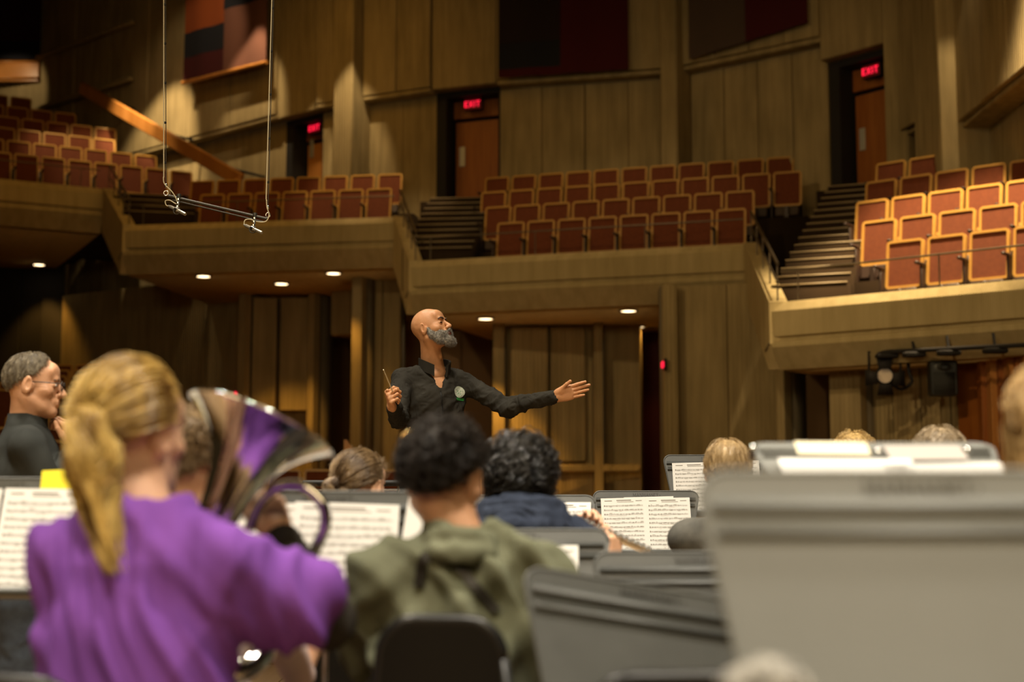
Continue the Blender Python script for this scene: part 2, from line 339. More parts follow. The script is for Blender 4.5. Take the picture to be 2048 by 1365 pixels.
# ------------------------------------------------------------------ hanging banners
def banner(px0, px1, pyb0, pyb1, Y0, Y1, ztop, blocks, label, bar=True, off=.45):
    a = at(px0, pyb0, Y0); b = at(px1, pyb1, Y1); d = b-a; L = Vector((d.x, d.y)).length; ang = atan2(d.y, d.x)
    r = empty('banner', (a.x, a.y, 0), ang, label, 'banner')
    zb0, zb1 = a.z, b.z
    for u0, u1, v0, v1, m in blocks:      # u along, v up from the hem (metres)
        mb = MB(); N = 14; vs = []; 
        for i in range(N+1):
            u = u0+(u1-u0)*i/N; x = u*L; base = zb0+(zb1-zb0)*u
            for y in (0, .015): 
                vs += [(x, y+.02*sin(u*19+v0), base+v0), (x, y+.02*sin(u*19+v0), min(ztop, base+v1))]
        fs = []
        for i in range(N):
            k = 4*i; fs += [(k, k+4, k+5, k+1), (k+2, k+3, k+7, k+6), (k, k+2, k+6, k+4), (k+1, k+5, k+7, k+3)]
        fs += [(0, 1, 3, 2), (4*N, 4*N+2, 4*N+3, 4*N+1)]
        mb.add(vs, fs).build('cloth_panel', m, r)
    if bar: MB().tube([(-.03, .01, zb0-.03), (L+.03, .01, zb1-.03)], .05, 8).build('hem_bar', M_WOOD, r)
    MB().tube([(0, .01, ztop), (L, .01, ztop)], .04, 8).build('top_bar', M_DARK, r)
    for u in (.1, .9): MB().tube([(u*L, .01, ztop), (u*L, .01, 16.09)], .012, 5).build('cable', M_DARK, r)
    return r
bo = mat('burnt_orange_cloth', (.26, .055, .008), .95); bn = mat('dark_navy_cloth', (.008, .009, .016), .95); bm_ = mat('maroon_cloth', (.055, .004, .006), .95)
bb = mat('mauve_brown_cloth', (.15, .06, .04), .95); br = mat('deep_red_cloth', (.055, .0, .003), .95); bt = mat('taupe_cloth', (.07, .045, .032), .95)
banner(366, 531, 163, 122, 32.4, 30.5, 15.3, [(0, .5, 0, .55, bm_), (0, .5, .55, 1.15, bn), (0, .5, 1.15, 9, bo), (.5, 1, 0, 1.45, bb), (.5, 1, 1.45, 9, bn)], 'hanging banner of orange, mauve and navy cloth blocks with a wooden hem bar')
banner(997, 1257, 155, 138, 28.0, 27.4, 15.3, [(0, .48, 0, .16, br), (0, .48, .16, .7, bn), (0, .48, .7, 9, mat('black_plum_cloth', (.014, .006, .007), .95)), (.48, 1, 0, 9, br)], 'wide banner, black half beside a dark red half, above the centre balcony', False)
banner(1378, 1615, 118, 45, 26.9, 25.4, 15.3, [(0, .49, 0, .35, bt), (0, .49, .35, 9, bt), (.49, 1, 0, 9, br)], 'banner with a taupe half and a dark red half beside the right exit door', False)
banner(-90, 79, 118, 118, 37.2, 37.2, 15.3, [(0, 1, 0, .5, bn), (0, 1, .5, 9, mat('dark_plum_cloth', (.03, .003, .005), .95))], 'near black banner hanging above the topmost seats of the left balcony', False)
# wood band under the far banner
a = at(-90, 165, 37.4); b = at(78, 165, 37.4); zt = at(78, 118, 37.4).z
wb = MB().box(((a.x+b.x)/2, 37.4, (a.z+zt)/2), (b.x-a.x, .12, zt-a.z-.02), bev=.02).build('trim_2', M_WOOD); tag(wb, kind='structure')
for k in (0, 1): MB().box(((a.x+b.x)/2, 37.32, a.z+.1+k*.45), (b.x-a.x, .08, .05)).build('wood_lip', M_WOOD, wb, True)
# ------------------------------------------------------------------ balconies
seat_proto = None
def make_seat():
    r = empty('theatre_seat', (0, 0, 0))
    tilt = Matrix.Rotation(R(-9), 4, 'X')
    o = rrect(.51, .66, .05, 4, z0=0); i = rrect(.442, .592, .022, 4, z0=.034)
    o = [(x, z+ .012*(1-(x/.25)**2) if z > .3 else z) for x, z in o]; i = [(x, z+ .012*(1-(x/.25)**2) if z > .3 else z) for x, z in i]
    T = Matrix.Translation((0, .06, .27)) @ tilt
    MB().ring(o, i, -.03, .03, T).build('back_frame', M_FRAME, r, smooth='auto')
    pi_ = [(x*.995, z) for x, z in i]
    c = MB(); c.prism(pi_, -.012, .02, T, 'y'); c.build('back_cushion', M_RED, r)
    MB().box((0, .15, .57), (.46, .015, .58), Matrix.Rotation(R(-9), 3, 'X')).build('back_shell', M_SEATD, r)
    MB().rbox((0, -.02, .16), (.43, .10, .20), Matrix.Rotation(R(-14), 3, 'X'), .02).build('seat', M_SEATD, r)
    MB().rbox((0, -.03, .12), (.08, .25, .24), None, .01).build('pedestal', M_SEATD, r)
    a = MB().rbox((-.27, -.1, .55), (.05, .3, .04), None, .012); a.rbox((-.27, -.02, .27), (.03, .14, .54), None, .005); a.build('armrest', M_SEATD, r)
    return r
ORD = 'first second third fourth fifth sixth seventh eighth ninth tenth eleventh twelfth thirteenth'.split()
ROW = 'front second third fourth fifth sixth seventh eighth'.split()
def place_seat(p, rz, label, group):
    global seat_proto
    if seat_proto is None: seat_proto = make_seat(); s = seat_proto
    else: s = copy_tree(seat_proto)
    s.location = p; s.rotation_euler = (0, 0, rz); tag(s, label, 'seat', group); return s
class Sec: pass
def section(name, pL, pR, Yl, soff, rows, rowtop, label, floor_drop=.0, pitch=.56, rise=.5, run=.92, y1=1.0, ext=None, tierx0=-.1, ls=4.0, rail_h=.42, seatgrp='', tier_n=None, xcut=None):
    """pL, pR: pixels of the parapet's top corners, Yl: depth of the left one; rows: (start px, count); rowtop: pixel of a point on the first row's tops"""
    s = Sec(); A = at(*pL, Yl); B = onz(*pR, A.z); d = Vector((B.x-A.x, B.y-A.y)); s.L = d.length; s.ang = atan2(d.y, d.x); s.A = A; s.B = B; s.Z = A.z; s.u = d.normalized()
    r = empty(name, (A.x, A.y, 0), s.ang, kind='structure'); s.r = r; L = s.L; Z = A.z; Zb = Z-soff; e = ext or L; s.Zb = Zb
    s.inv = wmat(r).inverted()
    prof = [(.10, Z), (0, Z-.13), (0, Z-.46), (.05, Z-.48), (.05, Z-.51), (.0, Z-.53), (.0, Z-.60), (.22, Zb), (.5, Zb), (.5, Z-.3), (.30, Z-.3), (.30, Z)]
    MB().prism(prof, 0, e, axis='x').build('parapet', M_CONF, r, smooth=False)
    MB().prism([(.5, Zb), (ls, Zb), (ls, Zb+.25), (.5, Zb+.25)], 0, e, axis='x').build('soffit', M_SOF, r)
    # first row height from the pixel: seat backs stand at local y = y1
    lp = None
    rt = ray(*rowtop); n = Vector((-s.u.y, s.u.x)); P0 = Vector((A.x, A.y))+n*y1
    t = ((P0-Vector((CAM.x, CAM.y))).dot(n))/(Vector((rt.x, rt.y)).dot(n)); ztop = (CAM+rt*t).z
    s.zf = ztop-.935; s.n = n
    s.seats = []
    for i, (px, cnt) in enumerate(rows):
        y = y1+run*i; zf = s.zf+rise*i; Q = Vector((A.x, A.y))+n*y
        # local x where the row meets pixel column px (left edge of first seat)
        dr = ray(px, rowtop[1]); M2 = Matrix(((dr.x, -s.u.x), (dr.y, -s.u.y))); sol = M2.inverted() @ (Q-Vector((CAM.x, CAM.y))); x0 = sol[1]
        for k in range(cnt):
            x = x0+.255+pitch*k; w = Q+s.u*x
            place_seat((w.x, w.y, zf), s.ang, 'red theatre seat, %s from the left in the %s row of the %s' % (ORD[k], ROW[i], label), 'seats of the %s' % label)
        tx0 = min(x0-.05, L) if tierx0 is None else tierx0
        x_a, x_b = (x0-.08), max(x0+cnt*pitch+.1, e if xcut is None else min(e, xcut(i)))
        MB().box(((x_a+x_b)/2, y+.12, (zf+Zb+.1)/2+.0), (x_b-x_a, run, zf-Zb-.1)).build('seating_tier', M_STEP, r)
        s.seats.append((x0, y, zf))
    # rail on the parapet
    if rail_h:
        rl = empty('guard_rail', (0, 0, 0)); rl.parent = r
        m = MB().tube([(.05, .2, Z+rail_h), (e-.05, .2, Z+rail_h)], .013, 6)
        k = 0.3
        while k < e: m.tube([(k, .2, Z-.02), (k, .2, Z+rail_h)], .009, 5); k += 1.9
        rl2 = m.build('guard_rail', M_RAIL, r); bpy.data.objects.remove(rl)
    return s
def stairs(p0, p1, wid, run=.3, rise=.165):
    """flight from p0 up to p1 (centres of the first and the last nosing)"""
    p0 = Vector(p0); p1 = Vector(p1); d = Vector((p1.x-p0.x, p1.y-p0.y)); n = max(2, int((p1.z-p0.z)/rise)); run = d.length/n; rise = (p1.z-p0.z)/n
    st = empty('stair_flight', (p0.x, p0.y, p0.z), atan2(d.y, d.x)-pi/2, kind='structure')
    for k in range(n):
        MB().box((0, k*run+run/2+.05, (k+1)*rise-rise/2-.3), (wid, run+.1, rise+.6)).build('step', M_STEP, st)
        MB().box((0, k*run+.012, (k+1)*rise-.010), (wid, .04, .022)).build('nosing', M_NOSE, st)
    MB().box((0, n*run+.7, n*rise-.2), (wid+.5, 1.4, .4)).build('landing', M_STEP, st)
sD = section('balcony_right', (1541, 604), (2048, 556), 18.4, .88, [(1765, 6), (1717, 7), (1706, 7), (1727, 7), (1749, 2)], (1800, 476), 'right balcony', ext=4.6, ls=1.2, y1=1.05)
sC = section('balcony_centre', (820, 521), (1490, 485), 24.3, .92, [(990, 8), (966, 9), (958, 11), (966, 11)], (1020, 441), 'centre balcony', ls=5.4)
sB = section('balcony_left', (248, 449), (789, 432), 27.0, .95, [(396, 7), (376, 8)], (420, 385), 'lower left balcony', ls=5.2, pitch=.57)
sA = section('balcony_far_left', (-260, 330), (208, 376), 27.6, .95, [(-25, 8), (-40, 7), (-70, 6), (-60, 6), (-90, 5), (-80, 3)], (55, 306), 'far left balcony', ls=7, ext=None)
stairs(at(1618, 592, 19.0), at(1722, 376, 24.0), 1.02)
stairs(at(874, 514, 24.9), at(926, 402, 28.2), 1.25)
stairs(at(318, 442, 27.9), at(322, 396, 29.2), 1.4)
# sloping end walls that step one balcony down to the next
def fin(Pb, Zb0, Zb1, Pf, Zf0, Zf1, n):
    """Pb back point (top Zb1, bottom Zb0), Pf front point"""
    Pb = Vector(Pb[:2]); Pf = Vector(Pf[:2]); d = Pf-Pb; L = d.length
    r = empty('balcony_end_wall', (Pb.x, Pb.y, 0), atan2(d.y, d.x), kind='structure')
    MB().prism([(0, Zb0), (0, Zb1), (L, Zf1), (L+.02, Zf1-.55), (L-.2, Zf0)], -.02, .22, axis='y').build('end_wall', M_CONF, r, smooth=False)
    MB().prism([(L*.86, Zf0*.68+Zf1*.32), (L+.01, Zf1-.55), (L+.01, Zf1-.52), (L*.86, Zf0*.68+Zf1*.32+.03)], -.03, -.02, axis='y').build('groove_shade', M_BACK, r)  # thin dark strip laid on the face, shade of the groove as colour
    m = MB(); h = .5
    m.tube([(0, .1, Zb1+h), (L, .1, Zf1+h)], .022, 6)
    for k in range(5): t = k/4; m.tube([(t*L*.98+.02, .1, Zb1+(Zf1-Zb1)*t-.02), (t*L*.98+.02, .1, Zb1+(Zf1-Zb1)*t+h)], .012, 5)
    m.tube([(0, .1, Zb1+h*.5), (L, .1, Zf1+h*.5)], .015, 6)
    m.build('handrail', M_RAIL, r)
fin(sC.B, sC.Zb, sC.Z, sD.A, sD.Zb, sD.Z, 0)
fin(sB.B, sB.Zb, sB.Z, sC.A, sC.Zb, sC.Z, 0)
fin(sA.B, sA.Zb, sA.Z, sB.A, sB.Zb, sB.Z, 0)
# diagonal wooden rail along the oblique wall
p0 = at(163, 168, 34.3); p1 = at(482, 352, 29.6)
dg = p1-p0; Q = dg.to_track_quat('X', 'Z').to_matrix(); hr = empty('wooden_handrail', p1, 0, 'long orange wooden rail sloping down the concrete wall beside the left balcony', 'handrail')
MB().rbox((p0+p1)/2+Vector((0, 0, -.1)), (dg.length, .12, .30), Q, .02).build('rail_board', M_WOOD, hr, True)
MB().rbox(p1+Vector((-.06, 0, -.45)), (.14, .14, .8), None, .01).build('end_post', M_WOOD, hr, True)
for t in (.15, .5, .85):
    q = p0.lerp(p1, t); MB().tube([q+Vector((0, 0, -.1)), q+Vector((.9, 1.2, -.1))], .03, 6).build('bracket', M_DARK, hr, True)
# ------------------------------------------------------------------ walls under the balconies
def under(px0, px1, Y0, Y1, zt, n=1, off=0, m=M_CON, name='wall_lower', zb=-1):
    a = at(px0, 800, Y0); b = at(px1, 800, Y1); return wallrun(name, a, b, zb, zt, n, off=off, m=m)
def inset(px0, px1, py0, py1, Y, n=2, m=M_CON):
    """framed recess with n raised panels"""
    a = at(px0, py1, Y); b = at(px1, py0, Y)
zb = sB.Zb+.2; zc = sC.Zb+.2; zd = sD.Zb+.2
MB().box((-9.9, 34.6, 2.5), (3.2, .2, 7)).build('opening_shade_sheet', M_DARK)['kind'] = 'structure'  # near-black sheet standing in for the darkness of an open gap
under(-150, 112, 34, 34.2, sA.Zb+.2, 3, m=M_DARK, off=.4)  # panels behind it get the same darkness through their colour
under(112, 482, 34.2, 30.8, zb+.4, 5, off=.1)
under(482, 636, 30.3, 29.9, zb, 1, off=.25)
for x0, x1 in ((500, 553), (556, 617)):
    a = at(x0, 822, 29.8); b = at(x1, 594, 29.8); MB().box(((a.x+b.x)/2, 29.95, (a.z+b.z)/2), (b.x-a.x, .16, b.z-a.z), bev=.02).build('wall_panel', M_CON)['kind'] = 'structure'
for x0, x1 in ((482, 497), (622, 636)): under(x0, x1, 29.9, 29.8, zb, 1, off=-.15)
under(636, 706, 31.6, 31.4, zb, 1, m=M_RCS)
under(706, 727, 27.6, 27.5, zb, 1, off=-.1); under(727, 800, 27.9, 27.8, zb, 2)
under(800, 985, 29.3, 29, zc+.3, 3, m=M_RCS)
under(985, 1010, 26.0, 26.0, zc, 1, off=-.15); under(1010, 1186, 26.1, 25.9, zc, 2, off=.05); under(1186, 1206, 25.8, 25.8, zc, 1, off=-.15); under(1206, 1282, 26.0, 25.9, zc, 1, off=.1)
for x0, x1, y0, y1 in ((1022, 1096, 655, 925), (1102, 1172, 655, 925)):
    a = at(x0, y1, 25.9); b = at(x1, y0, 25.9); MB().box(((a.x+b.x)/2, 25.95, (a.z+b.z)/2), (b.x-a.x, .16, b.z-a.z), bev=.03).build('wall_panel', M_CON)['kind'] = 'structure'
a = at(1000, 945, 25.7); b = at(1280, 930, 25.7); MB().box(((a.x+b.x)/2, 25.75, (a.z+b.z)/2), (b.x-a.x, .2, .14), bev=.03).build('trim_3', M_CON)['kind'] = 'structure'
under(1282, 1328, 27.2, 27, zc, 1, m=mat('dark_red_door', (.09, .010, .006), .5))
under(1326, 1356, 22.3, 22.3, zc, 1, off=-.1); under(1356, 1560, 22.5, 21.9, zc, 2)
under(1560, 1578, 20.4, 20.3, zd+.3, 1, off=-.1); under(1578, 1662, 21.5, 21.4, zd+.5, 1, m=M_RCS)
under(1662, 1726, 18.9, 18.6, zd, 1, off=-.05); under(1726, 1958, 18.9, 17.6, zd, 4, off=.05)
# vertical wooden slats at the right end
ws = empty('wall_slats', (0, 0, 0), kind='structure')
for i, px in enumerate((1966, 1985, 2002, 2020, 2037, 2055, 2075, 2098)):
    p = at(px, 800, 17.4-.13*i); MB().box((p.x, p.y, 1.2), (.085+.03*(i % 2), .16+.1*(i % 2), 4.2), bev=.01).build('wooden_slat', M_WOOD if i % 2 else M_DOOR, ws)
p = at(2030, 800, 17.3); MB().box((p.x, p.y+.1, 1.2), (1.3, .1, 4.2), Matrix.Rotation(R(-35), 3, 'Z')).build('slat_backing', M_DOOR, ws)
# exit sign seen edge-on by the column
p = at(1325, 730, 22.2); s = empty('exit_sign', p, 0, 'small red exit light at the edge of the concrete column, low under the balcony', 'sign')
MB().box((0, 0, 0), (.035, .16, .10), bev=.01).build('face', M_EXIT, s); MB().box((.04, .08, 0), (.04, .36, .18)).build('housing', M_DARK, s)
p = at(471, 788, 30.9); s = empty('exit_sign', p, 0, 'tiny red light on the dark wall left of the lit double panel', 'sign')
MB().box((0, 0, 0), (.05, .06, .09), bev=.01).build('face', M_EXIT, s); MB().box((0, .06, 0), (.07, .06, .12)).build('housing', M_DARK, s)
# ------------------------------------------------------------------ downlights under the balconies
def downlight(px, py, zs, label, e=22, pool=None, ang=75, rr=.13):
    p = onz(px, py, zs-.01); p = Vector((p.x, p.y, zs-.012))
    o = empty('downlight', p, 0, label, 'ceiling light', 'downlights under the balconies')
    MB().lathe([(rr, -.02), (rr+.035, -.02), (rr+.035, .015), (rr, .015)], 16).build('trim_ring', M_NOSE, o)
    MB().prism([(rr*cos(a), rr*sin(a)) for a in [2*pi*k/16 for k in range(16)]], -.012, .0).build('lens', M_LAMP, o)
    if e: spot(p-Vector((0, 0, .06)), pool or p-Vector((0, -.3, 3)), e, ang, .6, AMB, .06)
downlight(78, 529, sA.Zb, 'round downlight under the far left balcony, lit', 120)
downlight(407, 552, sB.Zb, 'lit downlight under the lower left balcony, its leftmost', 160)
downlight(563, 567, sB.Zb, 'lit downlight above the double concrete panel, lower left balcony', 420)
downlight(667, 546, sB.Zb, 'lit downlight under the lower left balcony, its rightmost', 130)
downlight(971, 637, sC.Zb, 'lit downlight right of the conductor under the centre balcony', 420)
downlight(1257, 621, sC.Zb, 'lit downlight under the centre balcony above the narrow panel', 170)
downlight(1283, 653, sC.Zb, 'small lit downlight beside the dark red doorway', 25, rr=.06)
# house spots: pools on the oblique wall, the columns and the right-hand seats
def poolspot(px, py, Y, dist, e, ang, col=AMB, up=3.0, r=.05):
    t = at(px, py, Y); q = t+Vector((0, -dist, up)); q.z = min(q.z, 12.8); spot(q, t, e, ang, .6, col, r)
WARM = (1, .74, .42)
poolspot(305, 285, 33.2, 2.3, 1500, 44, WARM, 4)
poolspot(500, 255, 31.3, 2.0, 700, 38, WARM, 4)
poolspot(692, 345, 29.6, 1.8, 600, 32, WARM, 4)
poolspot(1935, 400, 18.6, 2.0, 11500, 42, WARM, 6.4, .25)
poolspot(1925, 240, 21.5, 1.2, 500, 44, WARM, 3.0)
poolspot(740, 360, 27.6, 1.5, 700, 40, WARM, 4.5)
poolspot(200, 235, 31.5, 1.5, 700, 56, WARM, 5.5)
poolspot(1180, 330, 25.2, 1.5, 260, 60, WARM, 5.5)
poolspot(25, 165, 37.0, 1.4, 60, 70, WARM, 1.0)
poolspot(400, 60, 31.3, 2.4, 150, 60, WARM, 2.4)

poolspot(612, 300, 30.1, 1.2, 160, 34, WARM, 2.4, .05)
# ------------------------------------------------------------------ SDF modelling (smooth unions, then surface nets)
def v3(p): return np.array(p, dtype=float)
class Sdf:
    def __init__(s): s.p = []
    def rc(s, a, b, r1, r2=None, k=.02, sub=False):            # round cone
        s.p.append(('c', v3(a), v3(b), r1, r1 if r2 is None else r2, k, sub)); return s
    def el(s, c, r, Rm=None, k=.02, sub=False):                # ellipsoid; Rm rotates local axes into world
        s.p.append(('e', v3(c), v3(r), np.eye(3) if Rm is None else np.array(Rm)[:3, :3], 0, k, sub)); return s
    def chain(s, pts, rs, k=.02):
        for i in range(len(pts)-1): s.rc(pts[i], pts[i+1], rs[i], rs[i+1], k)
        return s
    def bounds(s):
        lo = np.full(3, 1e9); hi = -lo
        for p in s.p:
            if p[6]: continue
            if p[0] == 'c': r = max(p[3], p[4]); pts = [p[1]-r, p[2]-r, p[1]+r, p[2]+r]
            else: e = np.sqrt(((p[3]*p[2])**2).sum(1)); pts = [p[1]-e, p[1]+e]
            for q in pts: lo = np.minimum(lo, q); hi = np.maximum(hi, q)
        return lo, hi
    def field(s, h, pad=.02):
        lo, hi = s.bounds(); lo -= pad; hi += pad; n = np.ceil((hi-lo)/h).astype(int)+1
        D = np.full(n, .06, dtype=np.float32)
        for kind, a, b, c, d, k, sub in s.p:
            if kind == 'c': r = max(c, d); blo = np.minimum(a, b)-r; bhi = np.maximum(a, b)+r
            else: e = np.sqrt(((c*b)**2).sum(1)); blo = a-e; bhi = a+e
            m = k+h*3+.012; i0 = np.clip(np.floor((blo-m-lo)/h).astype(int), 0, n); i1 = np.clip(np.ceil((bhi+m-lo)/h).astype(int)+1, 0, n)
            if (i1 <= i0).any(): continue
            g = np.meshgrid(*[lo[j]+h*np.arange(i0[j], i1[j]) for j in range(3)], indexing='ij')
            if kind == 'c':
                ba = b-a; l2 = max(ba@ba, 1e-9); P = [g[j]-a[j] for j in range(3)]
                t = np.clip((P[0]*ba[0]+P[1]*ba[1]+P[2]*ba[2])/l2, 0, 1)
                q = np.sqrt(sum((P[j]-ba[j]*t)**2 for j in range(3)))-(c+(d-c)*t)
            else:
                P = [g[j]-a[j] for j in range(3)]; Lc = [sum(c[i, j]*P[i] for i in range(3)) for j in range(3)]
                k0 = np.sqrt(sum((Lc[j]/b[j])**2 for j in range(3)))+1e-9; k1 = np.sqrt(sum((Lc[j]/b[j]**2)**2 for j in range(3)))+1e-9
                q = k0*(k0-1)/k1
            sl = tuple(slice(i0[j], i1[j]) for j in range(3)); cur = D[sl]
            if sub: q = -q; hh = np.clip(.5-.5*(cur-q)/k, 0, 1); D[sl] = cur*(1-hh)+q*hh+k*hh*(1-hh)
            else: hh = np.clip(.5+.5*(cur-q)/k, 0, 1); D[sl] = cur*(1-hh)+q*hh-k*hh*(1-hh)
        return D, lo
    def mesh(s, h=.006, disp=None, M=None):
        D, lo = s.field(h); V, Fq = nets(D); V = V*h+lo
        if disp is not None:
            N = vnormals(V, Fq); V = V+N*disp(V, N)[:, None]
        if M is not None: A = np.array(M); V = V@A[:3, :3].T+A[:3, 3]
        return V, Fq
def nets(D):
    S = D < 0; nx, ny, nz = D.shape
    cor = [(i, j, k) for i in (0, 1) for j in (0, 1) for k in (0, 1)]
    cnt = sum(S[i:nx-1+i, j:ny-1+j, k:nz-1+k].astype(np.int8) for i, j, k in cor)
    act = (cnt > 0) & (cnt < 8); idx = np.full(act.shape, -1, dtype=np.int64); cells = np.argwhere(act); idx[act] = np.arange(len(cells))
    pos = np.zeros((len(cells), 3)); num = np.zeros(len(cells))
    for ax in range(3):
        for c in cor:
            if c[ax] == 1: continue
            e = list(c); e[ax] = 1
            d0 = D[cells[:, 0]+c[0], cells[:, 1]+c[1], cells[:, 2]+c[2]]; d1 = D[cells[:, 0]+e[0], cells[:, 1]+e[1], cells[:, 2]+e[2]]
            x = (d0 < 0) != (d1 < 0); t = np.where(x, d0/np.where(x, d0-d1, 1), 0)
            p = np.array(c, float)[None].repeat(len(cells), 0); p[:, ax] = t; pos += p*x[:, None]; num += x
    V = cells+pos/num[:, None]; Q = []
    for ax in range(3):
        a, b = [(1, 2), (2, 0), (0, 1)][ax]
        s0 = [slice(None)]*3; s1 = [slice(None)]*3; s0[ax] = slice(0, -1); s1[ax] = slice(1, None)
        A = S[tuple(s0)]; B = S[tuple(s1)]; ch = np.argwhere(A != B); ok = (ch[:, a] > 0) & (ch[:, b] > 0) & (ch[:, a] < D.shape[a]-1) & (ch[:, b] < D.shape[b]-1); ch = ch[ok]
        o = lambda da, db: idx[tuple((ch[:, i]-(da if i == a else db if i == b else 0)) for i in range(3))]
        q = np.stack([o(1, 1), o(0, 1), o(0, 0), o(1, 0)], 1); fl = ~A[ch[:, 0], ch[:, 1], ch[:, 2]]
        q[fl] = q[fl][:, ::-1]; Q.append(q)
    Q = np.concatenate(Q); return V, Q[(Q >= 0).all(1)]
def vnormals(V, Q):
    n = np.cross(V[Q[:, 2]]-V[Q[:, 0]], V[Q[:, 3]]-V[Q[:, 1]]); N = np.zeros_like(V)
    for k in range(4): np.add.at(N, Q[:, k], n)
    return N/(np.linalg.norm(N, axis=1)[:, None]+1e-12)
def npmesh(name, V, Q, smooth=True):
    me = bpy.data.meshes.new(name); me.vertices.add(len(V)); me.vertices.foreach_set('co', np.asarray(V, dtype=np.float32).ravel())
    k = Q.shape[1]; me.loops.add(Q.size); me.loops.foreach_set('vertex_index', Q.astype(np.int32).ravel()); me.polygons.add(len(Q))
    me.polygons.foreach_set('loop_start', np.arange(0, Q.size, k, dtype=np.int32)); me.update(calc_edges=True)
    if smooth: me.polygons.foreach_set('use_smooth', np.ones(len(Q), dtype=bool))
    return me
_lat = rng.random((64, 64, 64)).astype(np.float32)
def noise(P, f=1.0):
    q = np.asarray(P)*f; i = np.floor(q).astype(int); t = q-i; t = t*t*(3-2*t); i = i & 63; j = (i+1) & 63; r = 0
    for a in (0, 1):
        for b in (0, 1):
            for c in (0, 1):
                w = (t[:, 0] if a else 1-t[:, 0])*(t[:, 1] if b else 1-t[:, 1])*(t[:, 2] if c else 1-t[:, 2])
                r = r+w*_lat[(j if a else i)[:, 0], (j if b else i)[:, 1], (j if c else i)[:, 2]]
    return r*2-1
def folds(amp, d, per, f0=4.5, seed=0):
    """long creases: ridges across direction d, period per, broken up by noise"""
    d = np.array(d, float); d /= np.linalg.norm(d)
    def fn(V, N):
        s = V@d; n = noise(V+seed, f0); w = .5+.5*np.cos(2*pi*s/per+5.2*n); return amp*(w**2*1.3-.45)*(.3+np.clip(noise(V*.8+seed+5, f0)+.4, 0, 1))
    return fn
def both(*fs): return lambda V, N: sum(f(V, N) for f in fs)
def cloth(amp=.006, f=9, dirs=(1, 1, .45), off=0):
    """folds: ridged noise stretched along the cloth, plus a finer layer"""
    def fn(V, N):
        P = V*np.array(dirs)+off; w = noise(P+.25*noise(P, f*.5)[:, None], f)
        return amp*(1-2*np.abs(w))*.8+amp*.35*noise(P, f*2.7)
    return fn
def rough(amp, f):
    return lambda V, N: amp*noise(V, f)
# ------------------------------------------------------------------ head (local frame: x right, y forward, z up, origin between the ears)
def head_sdf(nose=1.0, jaw=1.0, neck=None):
    s = Sdf()
    s.el((0, -.012, .035), (.075, .097, .086)); s.el((0, .022, -.035), (.060, .066, .078), k=.03)
    for q in (-1, 1):
        s.rc((q*.052*jaw, -.005, -.055), (q*.018, .068, -.098), .018, .016, k=.03)
        s.el((q*.045, .052, -.022), (.022, .026, .020), k=.02)
    s.el((0, .072, -.098), (.024, .020, .018), k=.02)
    s.el((0, .035, -.075), (.048, .045, .035), k=.02)
    s.rc((-.03, .082, .026), (.03, .082, .026), .011, k=.012)
    s.el((0, .066, .055), (.052, .024, .032), k=.02)
    for q in (-1, 1): s.el((q*.031, .098, .004), (.017, .015, .013), k=.012, sub=True)
    for q in (-1, 1): s.el((q*.031, .072, .004), (.0155, .0155, .0135), k=.003)
    s.rc((0, .086, .014), (0, .112*nose, -.028), .008, .0125, k=.010)
    for q in (-1, 1): s.el((q*.013, .100, -.033), (.009, .011, .008), k=.007)
    s.el((0, .082, -.058), (.030, .018, .022), k=.012)
    s.rc((-.018, .094, -.057), (.018, .094, -.057), .0055, k=.004); s.rc((-.016, .092, -.067), (.016, .092, -.067), .0065, k=.004)
    s.rc((-.024, .1015, -.062), (.024, .1015, -.062), .0022, k=.003, sub=True)
    for q in (-1, 1):
        E = Euler((R(-12), 0, R(q*-22))).to_matrix()
        s.el((q*.083, -.014, -.002), (.008, .021, .034), E, k=.005); s.el((q*.083, -.010, -.022), (.006, .012, .016), E, k=.006)
        s.el((q*.093, -.006, 0), (.007, .012, .021), E, k=.003, sub=True)
        s.el((q*.075, 0, -.010), (.01, .012, .016), k=.01)
    if neck is not None:
        s.rc((0, -.028, -.045), neck[0], .052, neck[1], k=.035)
        for q in (-1, 1): s.rc((q*.055, -.02, -.05), Vector(neck[0])+Vector((q*.018, .045, 0)), .013, .012, k=.02)
        s.el(Vector((0, .02, -.10)).lerp(Vector(neck[0]), .55)+Vector((0, .030, 0)), (.008, .009, .012), k=.015)
    return s
def HM(loc, az, pitch=0, roll=0, sc=1.0):
    """head matrix; az: heading in degrees from +Y towards +X; pitch up positive"""
    return Matrix.Translation(loc) @ Euler((0, 0, R(-az))).to_matrix().to_4x4() @ Matrix.Rotation(R(pitch), 4, 'X') @ Matrix.Rotation(R(roll), 4, 'Y') @ Matrix.Scale(sc, 4)
